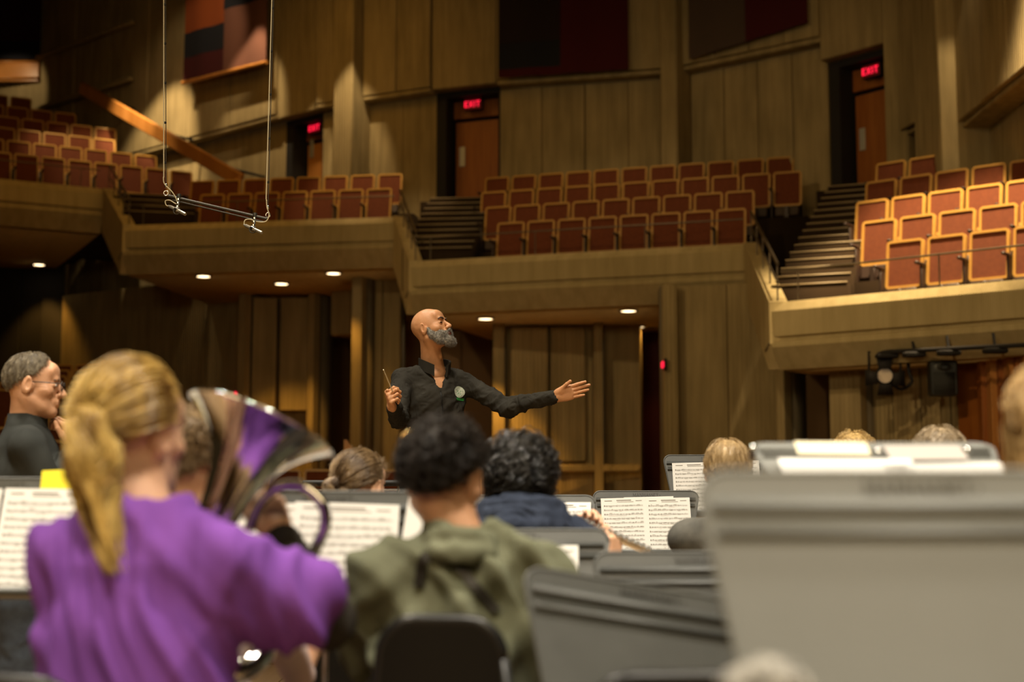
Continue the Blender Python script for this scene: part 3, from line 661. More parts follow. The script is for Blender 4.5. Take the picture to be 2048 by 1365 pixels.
# ------------------------------------------------------------------ hand (local: x along the fingers, y to the thumb side, z back of the hand)
def hand_sdf(curl=(20, 20, 20, 20), spread=4, thumb=(35, 25, 20), tp=0, left=1):
    """curl: degrees at each joint per finger (index .. little); left mirrors nothing, the caller's matrix decides"""
    s = Sdf(); s.rc((-.035, 0, 0), (.012, 0, 0), .019, .025, k=.02)
    ky = (.030, .010, -.010, -.028); kx = (.090, .094, .088, .079); ln = ((.043, .026, .021), (.048, .030, .022), (.044, .028, .021), (.034, .021, .019)); rr = (.0092, .0095, .0090, .0080)
    for i in range(4):
        s.rc((.008, ky[i]*.55, 0), (kx[i], ky[i], .002), .0145, .0112, k=.012)
    s.el((.055, 0, -.006), (.042, .034, .011), k=.015); s.el((.035, .024, -.010), (.030, .017, .014), k=.012)
    for i in range(4):
        c = curl[i]; cs = c if isinstance(c, (tuple, list)) else (c, c, c*.7); p = Vector((kx[i], ky[i], .001)); a = 0; yaw = R(spread*(1.5-i))
        for j in range(3):
            a += R(cs[j]); d = Vector((cos(a)*cos(yaw), cos(a)*sin(yaw), -sin(a))); q = p+d*ln[i][j]
            s.rc(p, q, rr[i]*(1-.08*j), rr[i]*(.94-.10*j), k=.003 if j else .006); p = q
    a = R(thumb[0]); p = Vector((.018, .022, -.006)); yz = R(tp)
    for j, (l, r0, r1) in enumerate(((.040, .0150, .0115), (.032, .0110, .0100), (.026, .0098, .0080))):
        d = Vector((cos(a), sin(a)*cos(yz), -sin(a)*sin(yz))); q = p+d*l; s.rc(p, q, r0, r1, k=.008 if j == 0 else .003); p = q; a -= R(thumb[min(j+1, 2)])
    return s
def HF(wrist, xdir, zdir, mirror=False, sc=1.0):
    """hand matrix: xdir towards the fingers, zdir out of the back of the hand; mirror flips the thumb side"""
    x = Vector(xdir).normalized(); z = Vector(zdir); z = (z-x*z.dot(x)).normalized(); y = z.cross(x)
    if mirror: y = -y
    return Matrix(((x.x*sc, y.x*sc, z.x*sc, wrist[0]), (x.y*sc, y.y*sc, z.y*sc, wrist[1]), (x.z*sc, y.z*sc, z.z*sc, wrist[2]), (0, 0, 0, 1)))
def join(parts):
    V = []; Q = []; b = 0
    for v, q in parts: V.append(v); Q.append(q+b); b += len(v)
    return np.concatenate(V), np.concatenate(Q)
def mirror_fix(M, v, q): return (v, q[:, ::-1]) if M.determinant() < 0 else (v, q)
def placed(s, M, h, disp=None):
    v, q = s.mesh(h, disp, M); return mirror_fix(M, v, q)
# ------------------------------------------------------------------ hair
def tubes(P, r, sides=3):
    """P: n x m x 3 strands, r: radius (n,) or scalar; returns V, Q"""
    n, m, _ = P.shape; T = np.gradient(P, axis=1); T /= np.linalg.norm(T, axis=2)[..., None]+1e-9
    up = np.array([.31, .17, .93]); A = np.cross(T, up); A /= np.linalg.norm(A, axis=2)[..., None]+1e-9; B = np.cross(T, A)
    r = np.broadcast_to(np.asarray(r), (n,))[:, None]*np.linspace(1, .35, m)[None]**.6
    V = np.stack([P+(A*cos(2*pi*k/sides)+B*sin(2*pi*k/sides))*r[..., None] for k in range(sides)], 2).reshape(-1, 3)
    i = (np.arange(n)[:, None, None]*m+np.arange(m-1)[None, :, None])*sides+np.arange(sides)[None, None]
    k2 = (np.arange(sides)+1) % sides; i2 = (np.arange(n)[:, None, None]*m+np.arange(m-1)[None, :, None])*sides+k2[None, None]
    return V, np.stack([i, i2, i2+sides, i+sides], -1).reshape(-1, 4)
HC = np.array([0, -.014, .034]); HR = np.array([.079, .100, .091])
def hairline(az):
    """lowest polar angle of hair at azimuth az (0 = face, pi = back), radians"""
    a = np.abs((az+pi) % (2*pi)-pi); return np.interp(a, [0, .7, 1.25, 1.7, 2.3, pi], np.radians([48, 58, 92, 98, 122, 130]))
def sph(az, ph): return np.stack([np.sin(ph)*np.sin(az), np.sin(ph)*np.cos(az), np.cos(ph)], -1)
def xf(M, P): A = np.array(M); return P@A[:3, :3].T+A[:3, 3]
def cap(M, scale=1.0, hl=None, seed=0, bump=.003, drop=0):
    n, m = 56, 26; az = np.linspace(0, 2*pi, n, endpoint=False); t = np.linspace(0, 1, m); H = (hl or hairline)(az)
    ph = t[None]*(H[:, None]+drop)+.001; D = sph(az[:, None]+0*ph, ph); P = HC+D*HR*(scale+bump*10*noise((D*np.array([1, 1, .5])).reshape(-1, 3)+seed, 7).reshape(n, m, 1))
    V = P.reshape(-1, 3); i = np.arange(n)[:, None]*m+np.arange(m-1)[None]; j = ((np.arange(n)+1) % n)[:, None]*m+np.arange(m-1)[None]
    return xf(M, V), np.stack([i, i+1, j+1, j], -1).reshape(-1, 4)
def flow(M, n, span=(25, 45), crown=(0, -.5), lift=.006, curl=.0, hang=0, r=.0011, m=9, hl=None, seed=1, wave=.0, inward=.0, lo=0, scale=1.02, jit=.12, azr=None):
    """strands that run from the crown down over the scalp; hang: metres of free fall past the hairline"""
    g = np.random.default_rng(seed); az = g.uniform(-pi, pi, n) if azr is None else g.uniform(azr[0], azr[1], n); H = (hl or hairline)(az); sp = np.radians(g.uniform(span[0], span[1], n)); ph0 = (np.sqrt(g.uniform(lo**2, 1, n)))*H
    ph0 = np.where(hang > 0, np.minimum(ph0, H), ph0); ph1 = np.minimum(ph0+sp, H+np.radians(6)); t = np.linspace(0, 1, m)
    ph = ph0[:, None]+(ph1-ph0)[:, None]*t[None]; azj = az[:, None]+(g.normal(0, jit, n)[:, None]+wave*np.sin(t[None]*6+g.uniform(0, 6, n)[:, None]))*t[None]
    D = sph(azj, ph); off = scale-1+g.uniform(0, 1, n)[:, None]*lift/.09+lift/.09*np.sin(t*pi)[None]*g.uniform(.3, 1.3, n)[:, None]
    # clump: nearby strands share a lock
    cl = noise(np.round(D[:, 0]*5)/5+seed, 9.0)*.5
    P = HC+D*HR*(1+off+cl[:, None]*lift/.09*.6)[..., None]
    if curl: 
        fr = g.uniform(10, 16, n)[:, None]; p0 = g.uniform(0, 6, n)[:, None]; P = P+curl*np.stack([np.sin(fr*t+p0), np.cos(fr*t+p0*2), np.sin(fr*t*.8+p0*3)], -1)
    P = xf(M, P)
    if hang > 0:
        reach = (ph1 > H-.05); P = P[reach | (g.uniform(0, 1, n) < .45)]; reach2 = reach[reach | (np.zeros(n, bool))] if False else None
        E = P[:, -1]; k = 9; tt = np.linspace(0, 1, k+1)[1:]; c = np.array(M.translation); out = (E-c)*np.array([1, 1, 0]); out /= np.linalg.norm(out, axis=1)[:, None]+1e-9
        L = hang*g.uniform(.6, 1.05, len(E))[:, None]; w = g.uniform(0, 6, len(E))[:, None]
        F = E[:, None]+np.stack([0*tt, 0*tt, -tt], -1)[None]*L[..., None]+out[:, None]*(-inward*tt**2+.012*np.sin(tt*5+w)*(1+0*tt))[..., None]+np.cross(out, [0, 0, 1])[:, None]*(.008*np.sin(tt*6+w*2))[..., None]
        P = np.concatenate([P, F], 1)
    rr = g.uniform(.7, 1.4, len(P))*r; return tubes(P, rr)
def gather(M, tie, n, r=.0012, lift=.004, seed=3, hl=None, m=10):
    """strands pulled back over the scalp to one point (a bun or ponytail)"""
    g = np.random.default_rng(seed); az = g.uniform(-pi, pi, n); ph = hairline(az)*np.sqrt(g.uniform(.02, 1, n)); A = sph(az, ph); T = v3(tie); T /= np.linalg.norm(T); B = np.broadcast_to(T, A.shape)+g.normal(0, .05, A.shape); B /= np.linalg.norm(B, axis=1)[:, None]
    dt = np.clip((A*B).sum(1), -1, 1); om = np.arccos(dt)[:, None]+1e-4; t = np.linspace(0, 1, m)
    S = (np.sin((1-t)[None]*om)/np.sin(om))[..., None]*A[:, None]+(np.sin(t[None]*om)/np.sin(om))[..., None]*B[:, None]
    lock = noise(A*2+seed, 4.0)
    off = .02+(g.uniform(.2, 1, n)[:, None]+lock[:, None]*.6)*lift/.09*(1+1.2*np.sin(t*pi)[None])
    return tubes(xf(M, HC+S*HR*(1+off)[..., None]), g.uniform(.7, 1.5, n)*r)
def tail(pts, rad, n, r=.0013, seed=5, wave=.006):
    g = np.random.default_rng(seed); C = np.array([tuple(p) for p in smoothpath(pts, 6)]); m = len(C); R_ = np.interp(np.linspace(0, 1, m), np.linspace(0, 1, len(rad)), rad)
    T = np.gradient(C, axis=0); T /= np.linalg.norm(T, axis=1)[:, None]; A = np.cross(T, [.2, .9, .3]); A /= np.linalg.norm(A, axis=1)[:, None]; B = np.cross(T, A)
    th = g.uniform(0, 2*pi, n)[:, None]; q = np.sqrt(g.uniform(.15, 1, n))[:, None]; t = np.linspace(0, 1, m)[None]; le = g.uniform(.6, 1, n)[:, None]
    tt = t*le*(m-1); i0 = np.minimum(tt.astype(int), m-2); f = (tt-i0)[..., None]; I = lambda X: X[i0]*(1-f)+X[i0+1]*f
    th = th+.7*np.sin(t*4+q*9); rr = (np.interp(tt/(m-1), np.linspace(0, 1, m), R_))*q
    P = I(C)+I(A)*(rr*np.cos(th))[..., None]+I(B)*(rr*np.sin(th))[..., None]+wave*np.stack([np.sin(t*11+th*3), np.cos(t*9+th*2), 0*t*th], -1)*t[..., None]
    return tubes(P, g.uniform(.7, 1.5, n)*r)
def hairmat(name, c1, c2, rough_=.38, sc=60, spec=.35):
    m = mat(name, c1, rough_, var=c2, vs=sc, stretch=(1, 1, .15), spec=spec); return m
# ------------------------------------------------------------------ flesh and cloth materials
def skin(name, c, c2): 
    m = mat(name, c, .5, var=c2, vs=18, bump=.12, bs=220, spec=.4); b = m.node_tree.nodes['Principled BSDF']; b.inputs['Subsurface Weight'].default_value = .12; b.inputs['Subsurface Radius'].default_value = (.02, .008, .004); b.inputs['Subsurface Scale'].default_value = .5; return m
M_SKT = skin('tan_skin', (.50, .235, .105), (.58, .29, .14)); M_SKF = skin('fair_skin', (.62, .36, .22), (.68, .40, .26)); M_SKM = skin('light_brown_skin', (.46, .24, .13), (.52, .28, .16))
M_LIP = mat('lip', (.38, .12, .08), .45); M_EYE = mat('eye_white', (.7, .66, .6), .2); M_IRIS = mat('iris', (.03, .015, .008), .15)
def shirt(name, c, v, b=.25, bs=400): return mat(name, c, .9, var=v, vs=10, bump=b, bs=bs, spec=.12)
def person(label, parts, m):
    V, Q = join(parts); me = npmesh('person', V, Q); o = link_mesh('person', me, m); return tag(o, label, 'person')
def piece(name, parts, m, parent, world=True):
    V, Q = join(parts if isinstance(parts, list) else [parts]); return link_mesh(name, npmesh(name, V, Q), m, parent)
# ================================================================== people
from mathutils.bvhtree import BVHTree
def bvh(parts):
    V, Q = join(parts); return BVHTree.FromPolygons([tuple(v) for v in V], [tuple(int(i) for i in q) for q in Q])
def hit(b, o, d, off=.002):
    d = Vector(d).normalized(); r = b.ray_cast(Vector(o), d, 5); return r[0]-d*off if r[0] else None
def TM(loc, az): return Matrix.Translation(loc) @ Euler((0, 0, R(-az))).to_matrix().to_4x4()   # body frame: y forward, az as for the head
def ribbon(name, pts, nrm, wd, th, m, parent):
    """flat strap along pts, nrm: outward direction"""
    pts = [Vector(p) for p in pts]; vs = []; fs = []; n = len(pts)
    for i, p in enumerate(pts):
        T = (pts[min(i+1, n-1)]-pts[max(i-1, 0)]).normalized(); N = Vector(nrm[i] if isinstance(nrm, list) else nrm); S = T.cross(N).normalized(); N = S.cross(T)
        vs += [p+S*wd/2-N*th/2, p-S*wd/2-N*th/2, p-S*wd/2+N*th/2, p+S*wd/2+N*th/2]
    for i in range(n-1):
        for k in range(4): fs.append((4*i+k, 4*i+(k+1) % 4, 4*i+4+(k+1) % 4, 4*i+4+k))
    fs += [(0, 1, 2, 3), (4*n-1, 4*n-2, 4*n-3, 4*n-4)]
    return MB().add(vs, fs).build(name, m, parent)
def ears_uncovered(): pass
# ------------------------------------------------------------------ the conductor
def conductor():
    H = HM(at(862, 659, 7.4), 113, 21, 0, .93); Hi = H.inverted()
    Nb = at(866, 742, 7.47)
    T = TM(Nb+Vector((0, 0, -.17)), 155)                      # chest frame
    hs = head_sdf(neck=(Hi @ Nb, .066)); hs.el(Hi @ (Nb+Vector((0, 0, -.04))), (.09, .085, .05), k=.03)
    head = hs.mesh(.0028, rough(.0006, 60), H)
    SR = T @ Vector((.175, 0, .115)); SL = T @ Vector((-.175, 0, .115))
    ER = at(797, 838, 7.17); WR = at(787, 816, 6.95); EL = at(1016, 815, 7.34); WL = at(1106, 794, 7.14)
    def torso(g=0, k=.03):
        s = Sdf(); Rm = T.to_3x3()
        s.el(T @ Vector((0, .015, -.02)), (.165+g, .115+g, .19), Rm, k); s.el(T @ Vector((0, -.02, .10)), (.16+g, .08+g, .07+g), Rm, k)
        s.rc(T @ Vector((-.10, 0, .13)), T @ Vector((.10, 0, .13)), .055+g, k=.04)
        s.el(T @ Vector((0, .02, -.25)), (.155+g, .115+g, .17), Rm, k); s.el(T @ Vector((0, 0, -.43)), (.165+g, .12+g, .13), Rm, k)
        for S, E, W_ in ((SR, ER, WR), (SL, EL, WL)):
            s.rc(S, E, .052+g, .044+g, .05); s.rc(E, E.lerp(W_, .97), .045+g, .029+g, .012)
        return s
    b = torso(-.017); body = b.mesh(.012)
    # hands
    Wl = HF(WL+Vector((.012, -.005, -.002)), (.90, -.22, .26), (.15, .93, .25), True, .96)
    lh = placed(hand_sdf((( 6, 5, 4), (4, 5, 4), (5, 6, 5), (8, 8, 6)), 1.5, (24, -4, 2), 25), Wl, .0024)
    Wr = HF(WR+Vector((-.006, -.012, -.002)), (-.08, -.78, .55), (-.88, -.30, -.22), False, .96)
    rh = placed(hand_sdf(((62, 75, 50), (68, 80, 50), (72, 82, 50), (75, 82, 50)), 1, (28, 24, 34), -25), Wr, .0024)
    for W0, W1 in ((EL.lerp(WL, .9), Wl), (ER.lerp(WR, .85), Wr)): pass
    p = person('bald bearded conductor in a dark zip jacket, head raised, both arms held out', [head, body, lh, rh], M_SKT)
    # jacket
    j = torso(.004); j.rc(Nb+Vector((0, 0, -.02)), Nb+Vector((0, 0, .12)), .056, .075, k=.012, sub=True)
    j.el(T @ Vector((0, .085, .155)), (.032, .07, .085), T.to_3x3(), k=.015, sub=True)
    q = (WL-EL).normalized(); j.rc(WL-q*.015, WL+q*.0, .037, .036, k=.012); q = (WR-ER).normalized(); j.rc(WR-q*.02, WR-q*.005, .038, .037, k=.012)
    f1 = cloth(.006, 9, (1, 1, .5)); f3 = folds(.0065, (.55, .1, .85), .09, 7); f4 = folds(.004, (.5, .2, -.8), .05, 7, 3); f2 = cloth(.0035, 26, (1, 1, 1), 3)
    jk = j.mesh(.0055, lambda V, N: f1(V, N)+f2(V, N)+f3(V, N)+f4(V, N)-.004)
    m = shirt('dark_olive_jacket', (.020, .018, .014), (.030, .027, .021), .15, 500)
    jo = piece('jacket', jk, m, p); B = bvh([jk])
    # collar
    vs = []; fs = []; n = 28
    for i in range(n+1):
        a = -1+2*i/n; an = a*R(158); fr = abs(a)**3
        for (dr, dz) in ((0, -.02), (0, .038), (.005+.014*fr, .040), (.005+.004*fr, -.02)):
            vs.append(T @ Vector((sin(an)*(.074+dr+.012*fr), -cos(an)*(.070+dr)+.006+.030*fr, .200-.050*fr+dz)))
    for i in range(n): fs += [(4*i+k, 4*i+(k+1) % 4, 4*i+4+(k+1) % 4, 4*i+4+k) for k in range(4)]
    fs += [(0, 1, 2, 3), (4*n+3, 4*n+2, 4*n+1, 4*n)]
    MB().add(vs, fs).build('collar', m, p, smooth='auto')
    fw = T.to_3x3() @ Vector((0, 1, 0)); zs = []
    for k in range(22):
        h = hit(B, T @ Vector((.006*sin(k*.5), .4, .10-k*.024)), -fw, .0)
        if h: zs.append(h+fw*.001)
    MB().tube(zs, .0032, 5).build('zipper', mat('dark_zip', (.012, .011, .010), .3, .6), p)
    # round emblem with a green band, stitched on the chest
    def patch(cx, cz, rx, rz, n=20, square=False):
        vs = []; fs = []; m2 = 5
        for r_ in range(m2+1):
            for k in range(n):
                a = 2*pi*k/n; u, v = cos(a), sin(a)
                if square: s_ = max(abs(u), abs(v)); u, v = u/s_, v/s_
                t = r_/m2; h = hit(B, T @ Vector((cx+rx*u*t, .4, cz+rz*v*t)), -fw, 0) or T @ Vector((cx, .1, cz)); vs.append(h+fw*.0022)
        for r_ in range(m2): fs += [(r_*n+k, r_*n+(k+1) % n, (r_+1)*n+(k+1) % n, (r_+1)*n+k) for k in range(n)]
        return MB().add(vs, fs)
    ex, ez = -.112, .055
    em = patch(ex, ez, .036, .031).build('emblem', mat('emblem_white', (.78, .80, .70), .7, var=(.10, .16, .08), vs=260), p)
    for k in range(5):
        a = k/5*2*pi+.3; patch(ex+.012*cos(a), ez+.013*sin(a), .0032, .0032, 8).build('emblem_leaf', mat('emblem_green', (.03, .30, .06), .7) if k == 0 else bpy.data.materials['emblem_green'], em)
    patch(ex-.006, ez-.038, .030, .0065, 16, True).build('emblem_band', bpy.data.materials['emblem_green'], em)
    # seams
    # beard
    s = Sdf()
    for q in (-1, 1): s.chain([(q*.071, .012, -.012), (q*.066, .022, -.05), (q*.050, .045, -.085), (q*.022, .080, -.108), (0, .088, -.112)], [.010, .015, .018, .020, .020], .02); s.el((q*.047, .058, -.062), (.018, .030, .026), k=.015); s.rc((q*.032, .090, -.062), (0, .106, -.047), .007, .006, k=.008); s.rc((q*.031, .086, -.060), (q*.020, .090, -.092), .008, .011, k=.01)
    s.el((0, .098, -.066), (.017, .02, .0065), k=.005, sub=True)
    bv, bq = s.mesh(.003, rough(.003, 160)); A = np.array(H)
    M_BE = mat('grey_beard', (.035, .028, .020), .7, var=(.42, .38, .31), vs=70, bump=.6, bs=260)
    N = vnormals(bv, bq); ok = bv[:, 1] > .0; ids = rng.choice(np.where(ok)[0], 3600); t = np.linspace(0, 1, 4)
    L = rng.uniform(.004, .012, len(ids))[:, None, None]; dn = np.array([0, .25, -.9])
    P = bv[ids][:, None]+L*(t[None, :, None]*N[ids][:, None]*.7+t[None, :, None]**2*dn*.6+.25*np.sin(t[None, :, None]*7+rng.uniform(0, 6, (len(ids), 1, 3)))*t[None, :, None])
    be = piece('beard', [(xf(H, bv), bq)], M_BE, p); piece('beard_hairs', tubes(xf(H, P), .0006), mat('silver_hair', (.40, .37, .31), .5, var=(.05, .04, .035), vs=300), be)
    # brows and eyes
    for q in (-1, 1):
        MB().tube([H @ Vector((q*x, y, z)) for x, y, z in ((.012, .097, .021), (.022, .098, .026), (.034, .0935, .030), (.048, .080, .024))], [.003, .0045, .0042, .0022], 6).build('eyebrow', mat('brow_%d' % q, (.05, .03, .02), .8), p)
        e = Sdf().el((q*.031, .0845, .0015), (.0135, .0058, .0050), k=.001); piece('eye', placed(e, H, .0012), M_IRIS, p)
    e = Sdf(); e.rc((-.016, .0985, -.0575), (.016, .0985, -.0575), .0042, k=.002); e.rc((-.015, .0975, -.0665), (.015, .0975, -.0665), .005, k=.002); piece('lips', placed(e, H, .0012), M_LIP, p)
    # trousers and shoes
    s = Sdf(); hp = T @ Vector((0, 0, -.46))
    for q in (-1, 1):
        a = T @ Vector((q*.09, 0, -.48)); k = Vector((a.x, a.y, .83)); f = Vector((a.x+q*.02, a.y, .43)); s.rc(a, k, .09, .065, k=.03); s.rc(k, f, .065, .055, k=.02)
    s.rc(T @ Vector((-.07, 0, -.42)), T @ Vector((.07, 0, -.42)), .115, k=.03)
    piece('trousers', s.mesh(.012, cloth(.004, 10)), shirt('black_trousers', (.02, .02, .022), (.03, .03, .03)), p)
    s = Sdf()
    for q in (-1, 1):
        a = T @ Vector((q*.1, 0, 0)); a.z = .385; s.rc(a, a+fw*.18-Vector((0, 0, .01)), .045, .035, k=.02)
    piece('shoes', s.mesh(.009), M_DARK, p)
    # baton: a thing held in the hand
    a = Wr @ Vector((.045, .012, -.03)); b_ = at(767, 740, 6.70); d = (b_-a).normalized()
    bt = empty('baton', a, 0, 'thin cream conducting baton pointing up from the raised fist', 'baton')
    MB().tube([a-d*.02, a+d*.06, b_], [.0042, .0036, .0022], 6).build('shaft', mat('cream_baton', (.75, .68, .48), .4), bt, True)
    MB().tube([a-d*.06, a-d*.04, a-d*.015], [.005, .011, .006], 10).build('grip', mat('cork', (.45, .28, .13), .8), bt, True)
    return p
conductor()
# podium
pd = empty('podium', (-.35, 7.55, 0), 0, 'low carpeted podium under the conductor', 'podium')
MB().rbox((0, 0, .16), (1.5, 1.0, .32), None, .01).build('platform', mat('podium_carpet', (.05, .045, .045), .95), pd); MB().box((0, -.502, .30), (1.5, .02, .05)).build('edge_trim', M_RAIL, pd)
# ------------------------------------------------------------------ chairs
M_BLK = mat('black_plastic', (.008, .0075, .0065), .45, spec=.2); M_BLKM = mat('black_steel', (.03, .03, .03), .35, .6); M_CHR = mat('chrome', (.75, .74, .70), .12, 1)
chair_p = None
def chair(x, y, az, label, bh=.80, bw=.36):
    global chair_p
    if chair_p is None or (bh, bw) != chair_p[1]:
        r = empty('chair'); chair_p = (r, (bh, bw))
        MB().rbox((0, 0, .43), (.44, .42, .04), None, .018).build('seat', M_BLK, r)
        mb = MB(); o = rrect(bw, .40, .07, 6, z0=.0, w2=min(.40, bw+.06)); T = Matrix.Translation((0, -.20, bh-.40)) @ Matrix.Rotation(R(8), 4, 'X'); mb.prism(o, -.012, .012, T, 'y'); mb.build('backrest', M_BLK, r, smooth='auto')
        MB().tube([T @ Vector((u, 0, z)) for u, z in o+o[:1]], .013, 6).build('backrest_rim', M_BLKM, r, smooth=True)
        for sx in (-1, 1):
            MB().tube([(sx*.20, .19, .42), (sx*.22, .24, .01)], .012, 8).build('leg', M_CHR, r)
            MB().tube([(sx*.20, -.17, bh-.36), (sx*.20, -.18, .42), (sx*.22, -.25, .01)], .012, 8).build('leg', M_CHR, r)
        c = r
    else: c = copy_tree(chair_p[0])
    c.location = (x, y, 0); c.rotation_euler = (0, 0, R(-az)); return tag(c, label, 'chair')
# ------------------------------------------------------------------ seated players
class P_: pass
def seated(label, px, crown, Y, az=0, haz=0, pitch=0, roll=0, sk=M_SKF, cl=None, clname='sweater', sw=.175, fold=.008, ff=8, h=.009, pants=None, armR=None, armL=None, sleeve=1.0, hsc=.93, hands=(None, None), lean=0, g=.0, bulk=1.0, head_h=.004, chairlabel=None, sleeve_r=0, hem=None, forearm_g=0, fd=None, nu=0, dx=0, cb=(.80, .36), cdx=0):
    o = P_(); c = at(px, crown, Y)-Vector((0, 0, .125*hsc)); H = HM(c, haz, pitch, roll, hsc); Hi = H.inverted(); o.H = H
    bk = TM((0, 0, 0), az).to_3x3(); fw = bk @ Vector((0, 1, 0)); rt = bk @ Vector((1, 0, 0)); o.fw, o.rt = fw, rt
    Nb = c-fw*.035+rt*dx+Vector((0, 0, -.165+nu)); T = TM(Nb+Vector((0, 0, -.16))-fw*.01, az); o.T = T; o.Nb = Nb
    hs = head_sdf(neck=(Hi @ Nb, .055)); hs.el(Hi @ (Nb+Vector((0, 0, -.03))), (.085, .08, .045), k=.03); head = hs.mesh(head_h, None, H)
    SR = T @ Vector((sw, 0, .085)); SL = T @ Vector((-sw, 0, .085))
    ER, WR = armR or (T @ Vector((sw+.07, .07, -.19)), T @ Vector((sw-.06, .30, -.10))); EL, WL = armL or (T @ Vector((-sw-.07, .07, -.19)), T @ Vector((-sw+.06, .30, -.10)))
    o.ER, o.WR, o.EL, o.WL, o.SR, o.SL = ER, WR, EL, WL, SR, SL
    pel = Vector((Nb.x, Nb.y, .57))-fw*(.02+lean); o.pel = pel
    def torso(g, arms=True, slv=1.0):
        s = Sdf(); Rm = bk; ch = T @ Vector((0, 0, -.04)); mid = ch.lerp(pel, .5)
        s.el(ch, ((sw-.02+g)*bulk, .115+g, .16), Rm, .05); s.rc(T @ Vector((-sw*.72, -.005, .105)), T @ Vector((sw*.72, -.005, .105)), .052+g, k=.045)
        s.rc(Nb+Vector((0, 0, .0)), Nb+Vector((0, 0, -.06)), .058+g, .09+g, .05)
        s.el(mid, ((.145+g)*bulk, .11+g, .17), Rm, .06); s.el(pel+Vector((0, 0, .02)), ((.165+g)*bulk, .12+g, .12), Rm, .05)
        for S, E, W in ((SR, ER, WR), (SL, EL, WL)):
            if slv >= 1: s.rc(S, E, .050+g, .042+g, .045); s.rc(E, W, .043+g+forearm_g, .031+g*.6, .02)
            else: s.rc(S, S.lerp(E, slv), .048+g, .054+g+sleeve_r, .05)
        return s
    parts = [head, torso(-.012).mesh(.013)]
    for hd, W, E, mir in ((hands[0], WR, ER, False), (hands[1], WL, EL, True)):
        if hd: 
            xd, zd, kw = hd; parts.append(placed(hand_sdf(**kw), HF(W+Vector(xd).normalized()*.02, xd, zd, mir, .93), .0032))
    p = person(label, parts, sk); o.p = p; o.torso = torso
    s = torso(.006+g, slv=sleeve); s.rc(Nb+Vector((0, 0, .01)), Nb+Vector((0, 0, .15)), .052, .09, k=.012, sub=True)
    if hem: s.el((pel.x, pel.y, hem-.1), (.3, .3, .1), k=.01, sub=True)
    o.shirt = s.mesh(h, both(cloth(fold, ff, (1, 1, .55), px*.01), *(fd or []))); piece(clname, o.shirt, cl, p); o.cl = cl
    s = Sdf()
    for q in (-1, 1):
        a = pel+rt*q*.09; k = a+fw*.42+rt*q*.05+Vector((0, 0, -.03)); f = Vector((k.x, k.y, .09))+fw*.03; s.rc(a, k, .085, .062, k=.03); s.rc(k, f, .060, .045, k=.015)
    s.rc(pel-rt*.08, pel+rt*.08, .105, k=.04); piece('trousers', s.mesh(.014, cloth(.004, 10)), pants or M_JEAN, p)
    s = Sdf()
    for q in (-1, 1):
        a = pel+rt*q*.14+fw*.44; a.z = .045; s.rc(a, a+fw*.17-Vector((0, 0, .008)), .042, .034, k=.02)
    piece('shoes', s.mesh(.012), M_DARK, p)
    if chairlabel: o.chair = chair(pel.x+fw.x*.03+cdx, pel.y+fw.y*.03, az, chairlabel, *cb)
    return o
M_JEAN = mat('dark_denim', (.018, .024, .036), .85, var=(.03, .04, .055), vs=30, bump=.3, bs=700)
def hood(o, m, r=.034, w=.10, n=3, z=.0, back=True):
    s = Sdf(); T = o.T
    for k in range(n):
        pts = [T @ Vector((sin(a)*(w+.012*k), -cos(a)*(.075+.018*k)-.01, .165+z-.03*k-.035*abs(sin(a/2))**2)) for a in np.linspace(-2.1, 2.1, 11)]
        s.chain(pts, [r*(1-.25*abs(i-5)/5) for i in range(11)], .012)
    if back: s.el(T @ Vector((0, -.085, .10)), (w*.95, .045, .08), T.to_3x3(), .03)
    return piece('hood', s.mesh(.007, cloth(.006, 16, (1, 1, 1.5))), m, o.p)
# purple-shirted horn player
M_PUR = shirt('purple_cotton', (.16, .055, .29), (.20, .07, .35), .1, 600)
M_BLKS = shirt('black_sleeve', (.022, .018, .015), (.035, .03, .024))
pur = seated('player with a long blond ponytail, purple T-shirt over black sleeves, seen from behind', 276, 742, 2.6, 14, 31, 2, 4, M_SKF, M_PUR, 'purple_shirt', .150, .010, 7, .007,
    fd=[folds(.020, (.78, 0, .62), .085, 3.2), folds(.010, (.9, .1, .2), .05, 5, 3)], armR=(at(655, 1243, 2.66), at(566, 1082, 2.88)), armL=(at(250, 1190, 2.95), at(430, 1130, 3.0)), sleeve=.60, g=.020, bulk=1.12, sleeve_r=.012, dx=.045, cb=(.86, .26), cdx=-.10, hsc=.95, head_h=.0035,
    hands=(((-.30, .35, .55), (.3, -.75, .5), dict(curl=((25, 40, 30), (28, 42, 30), (30, 45, 30), (34, 48, 30)), thumb=(35, 20, 20))), ((.6, .5, .1), (-.4, .2, .9), dict(curl=(50, 60, 40, 40)))), chairlabel='black chair of the player in purple, its rim at the bottom left')
s = Sdf()
for S, E, W in ((pur.SR, pur.ER, pur.WR), (pur.SL, pur.EL, pur.WL)): s.rc(S.lerp(E, .4), E, .05, .050, k=.03); s.rc(E, W, .050, .034, k=.012)
piece('black_sleeve', s.mesh(.007, cloth(.004, 18)), M_BLKS, pur.p)
M_BLO = hairmat('golden_blond_hair', (.16, .075, .015), (.80, .56, .17), .33, 22); M_DIRTY = hairmat('brown_roots', (.10, .06, .025), (.30, .20, .08), .4, 40)
tie = pur.H @ Vector(HC+HR*1.06*np.array([0, -.97, -.22]))
hh = piece('hair', [cap(pur.H, 1.0), gather(pur.H, (0, -1, -.22), 1700, .0018, .012, 3)], M_BLO, pur.p)
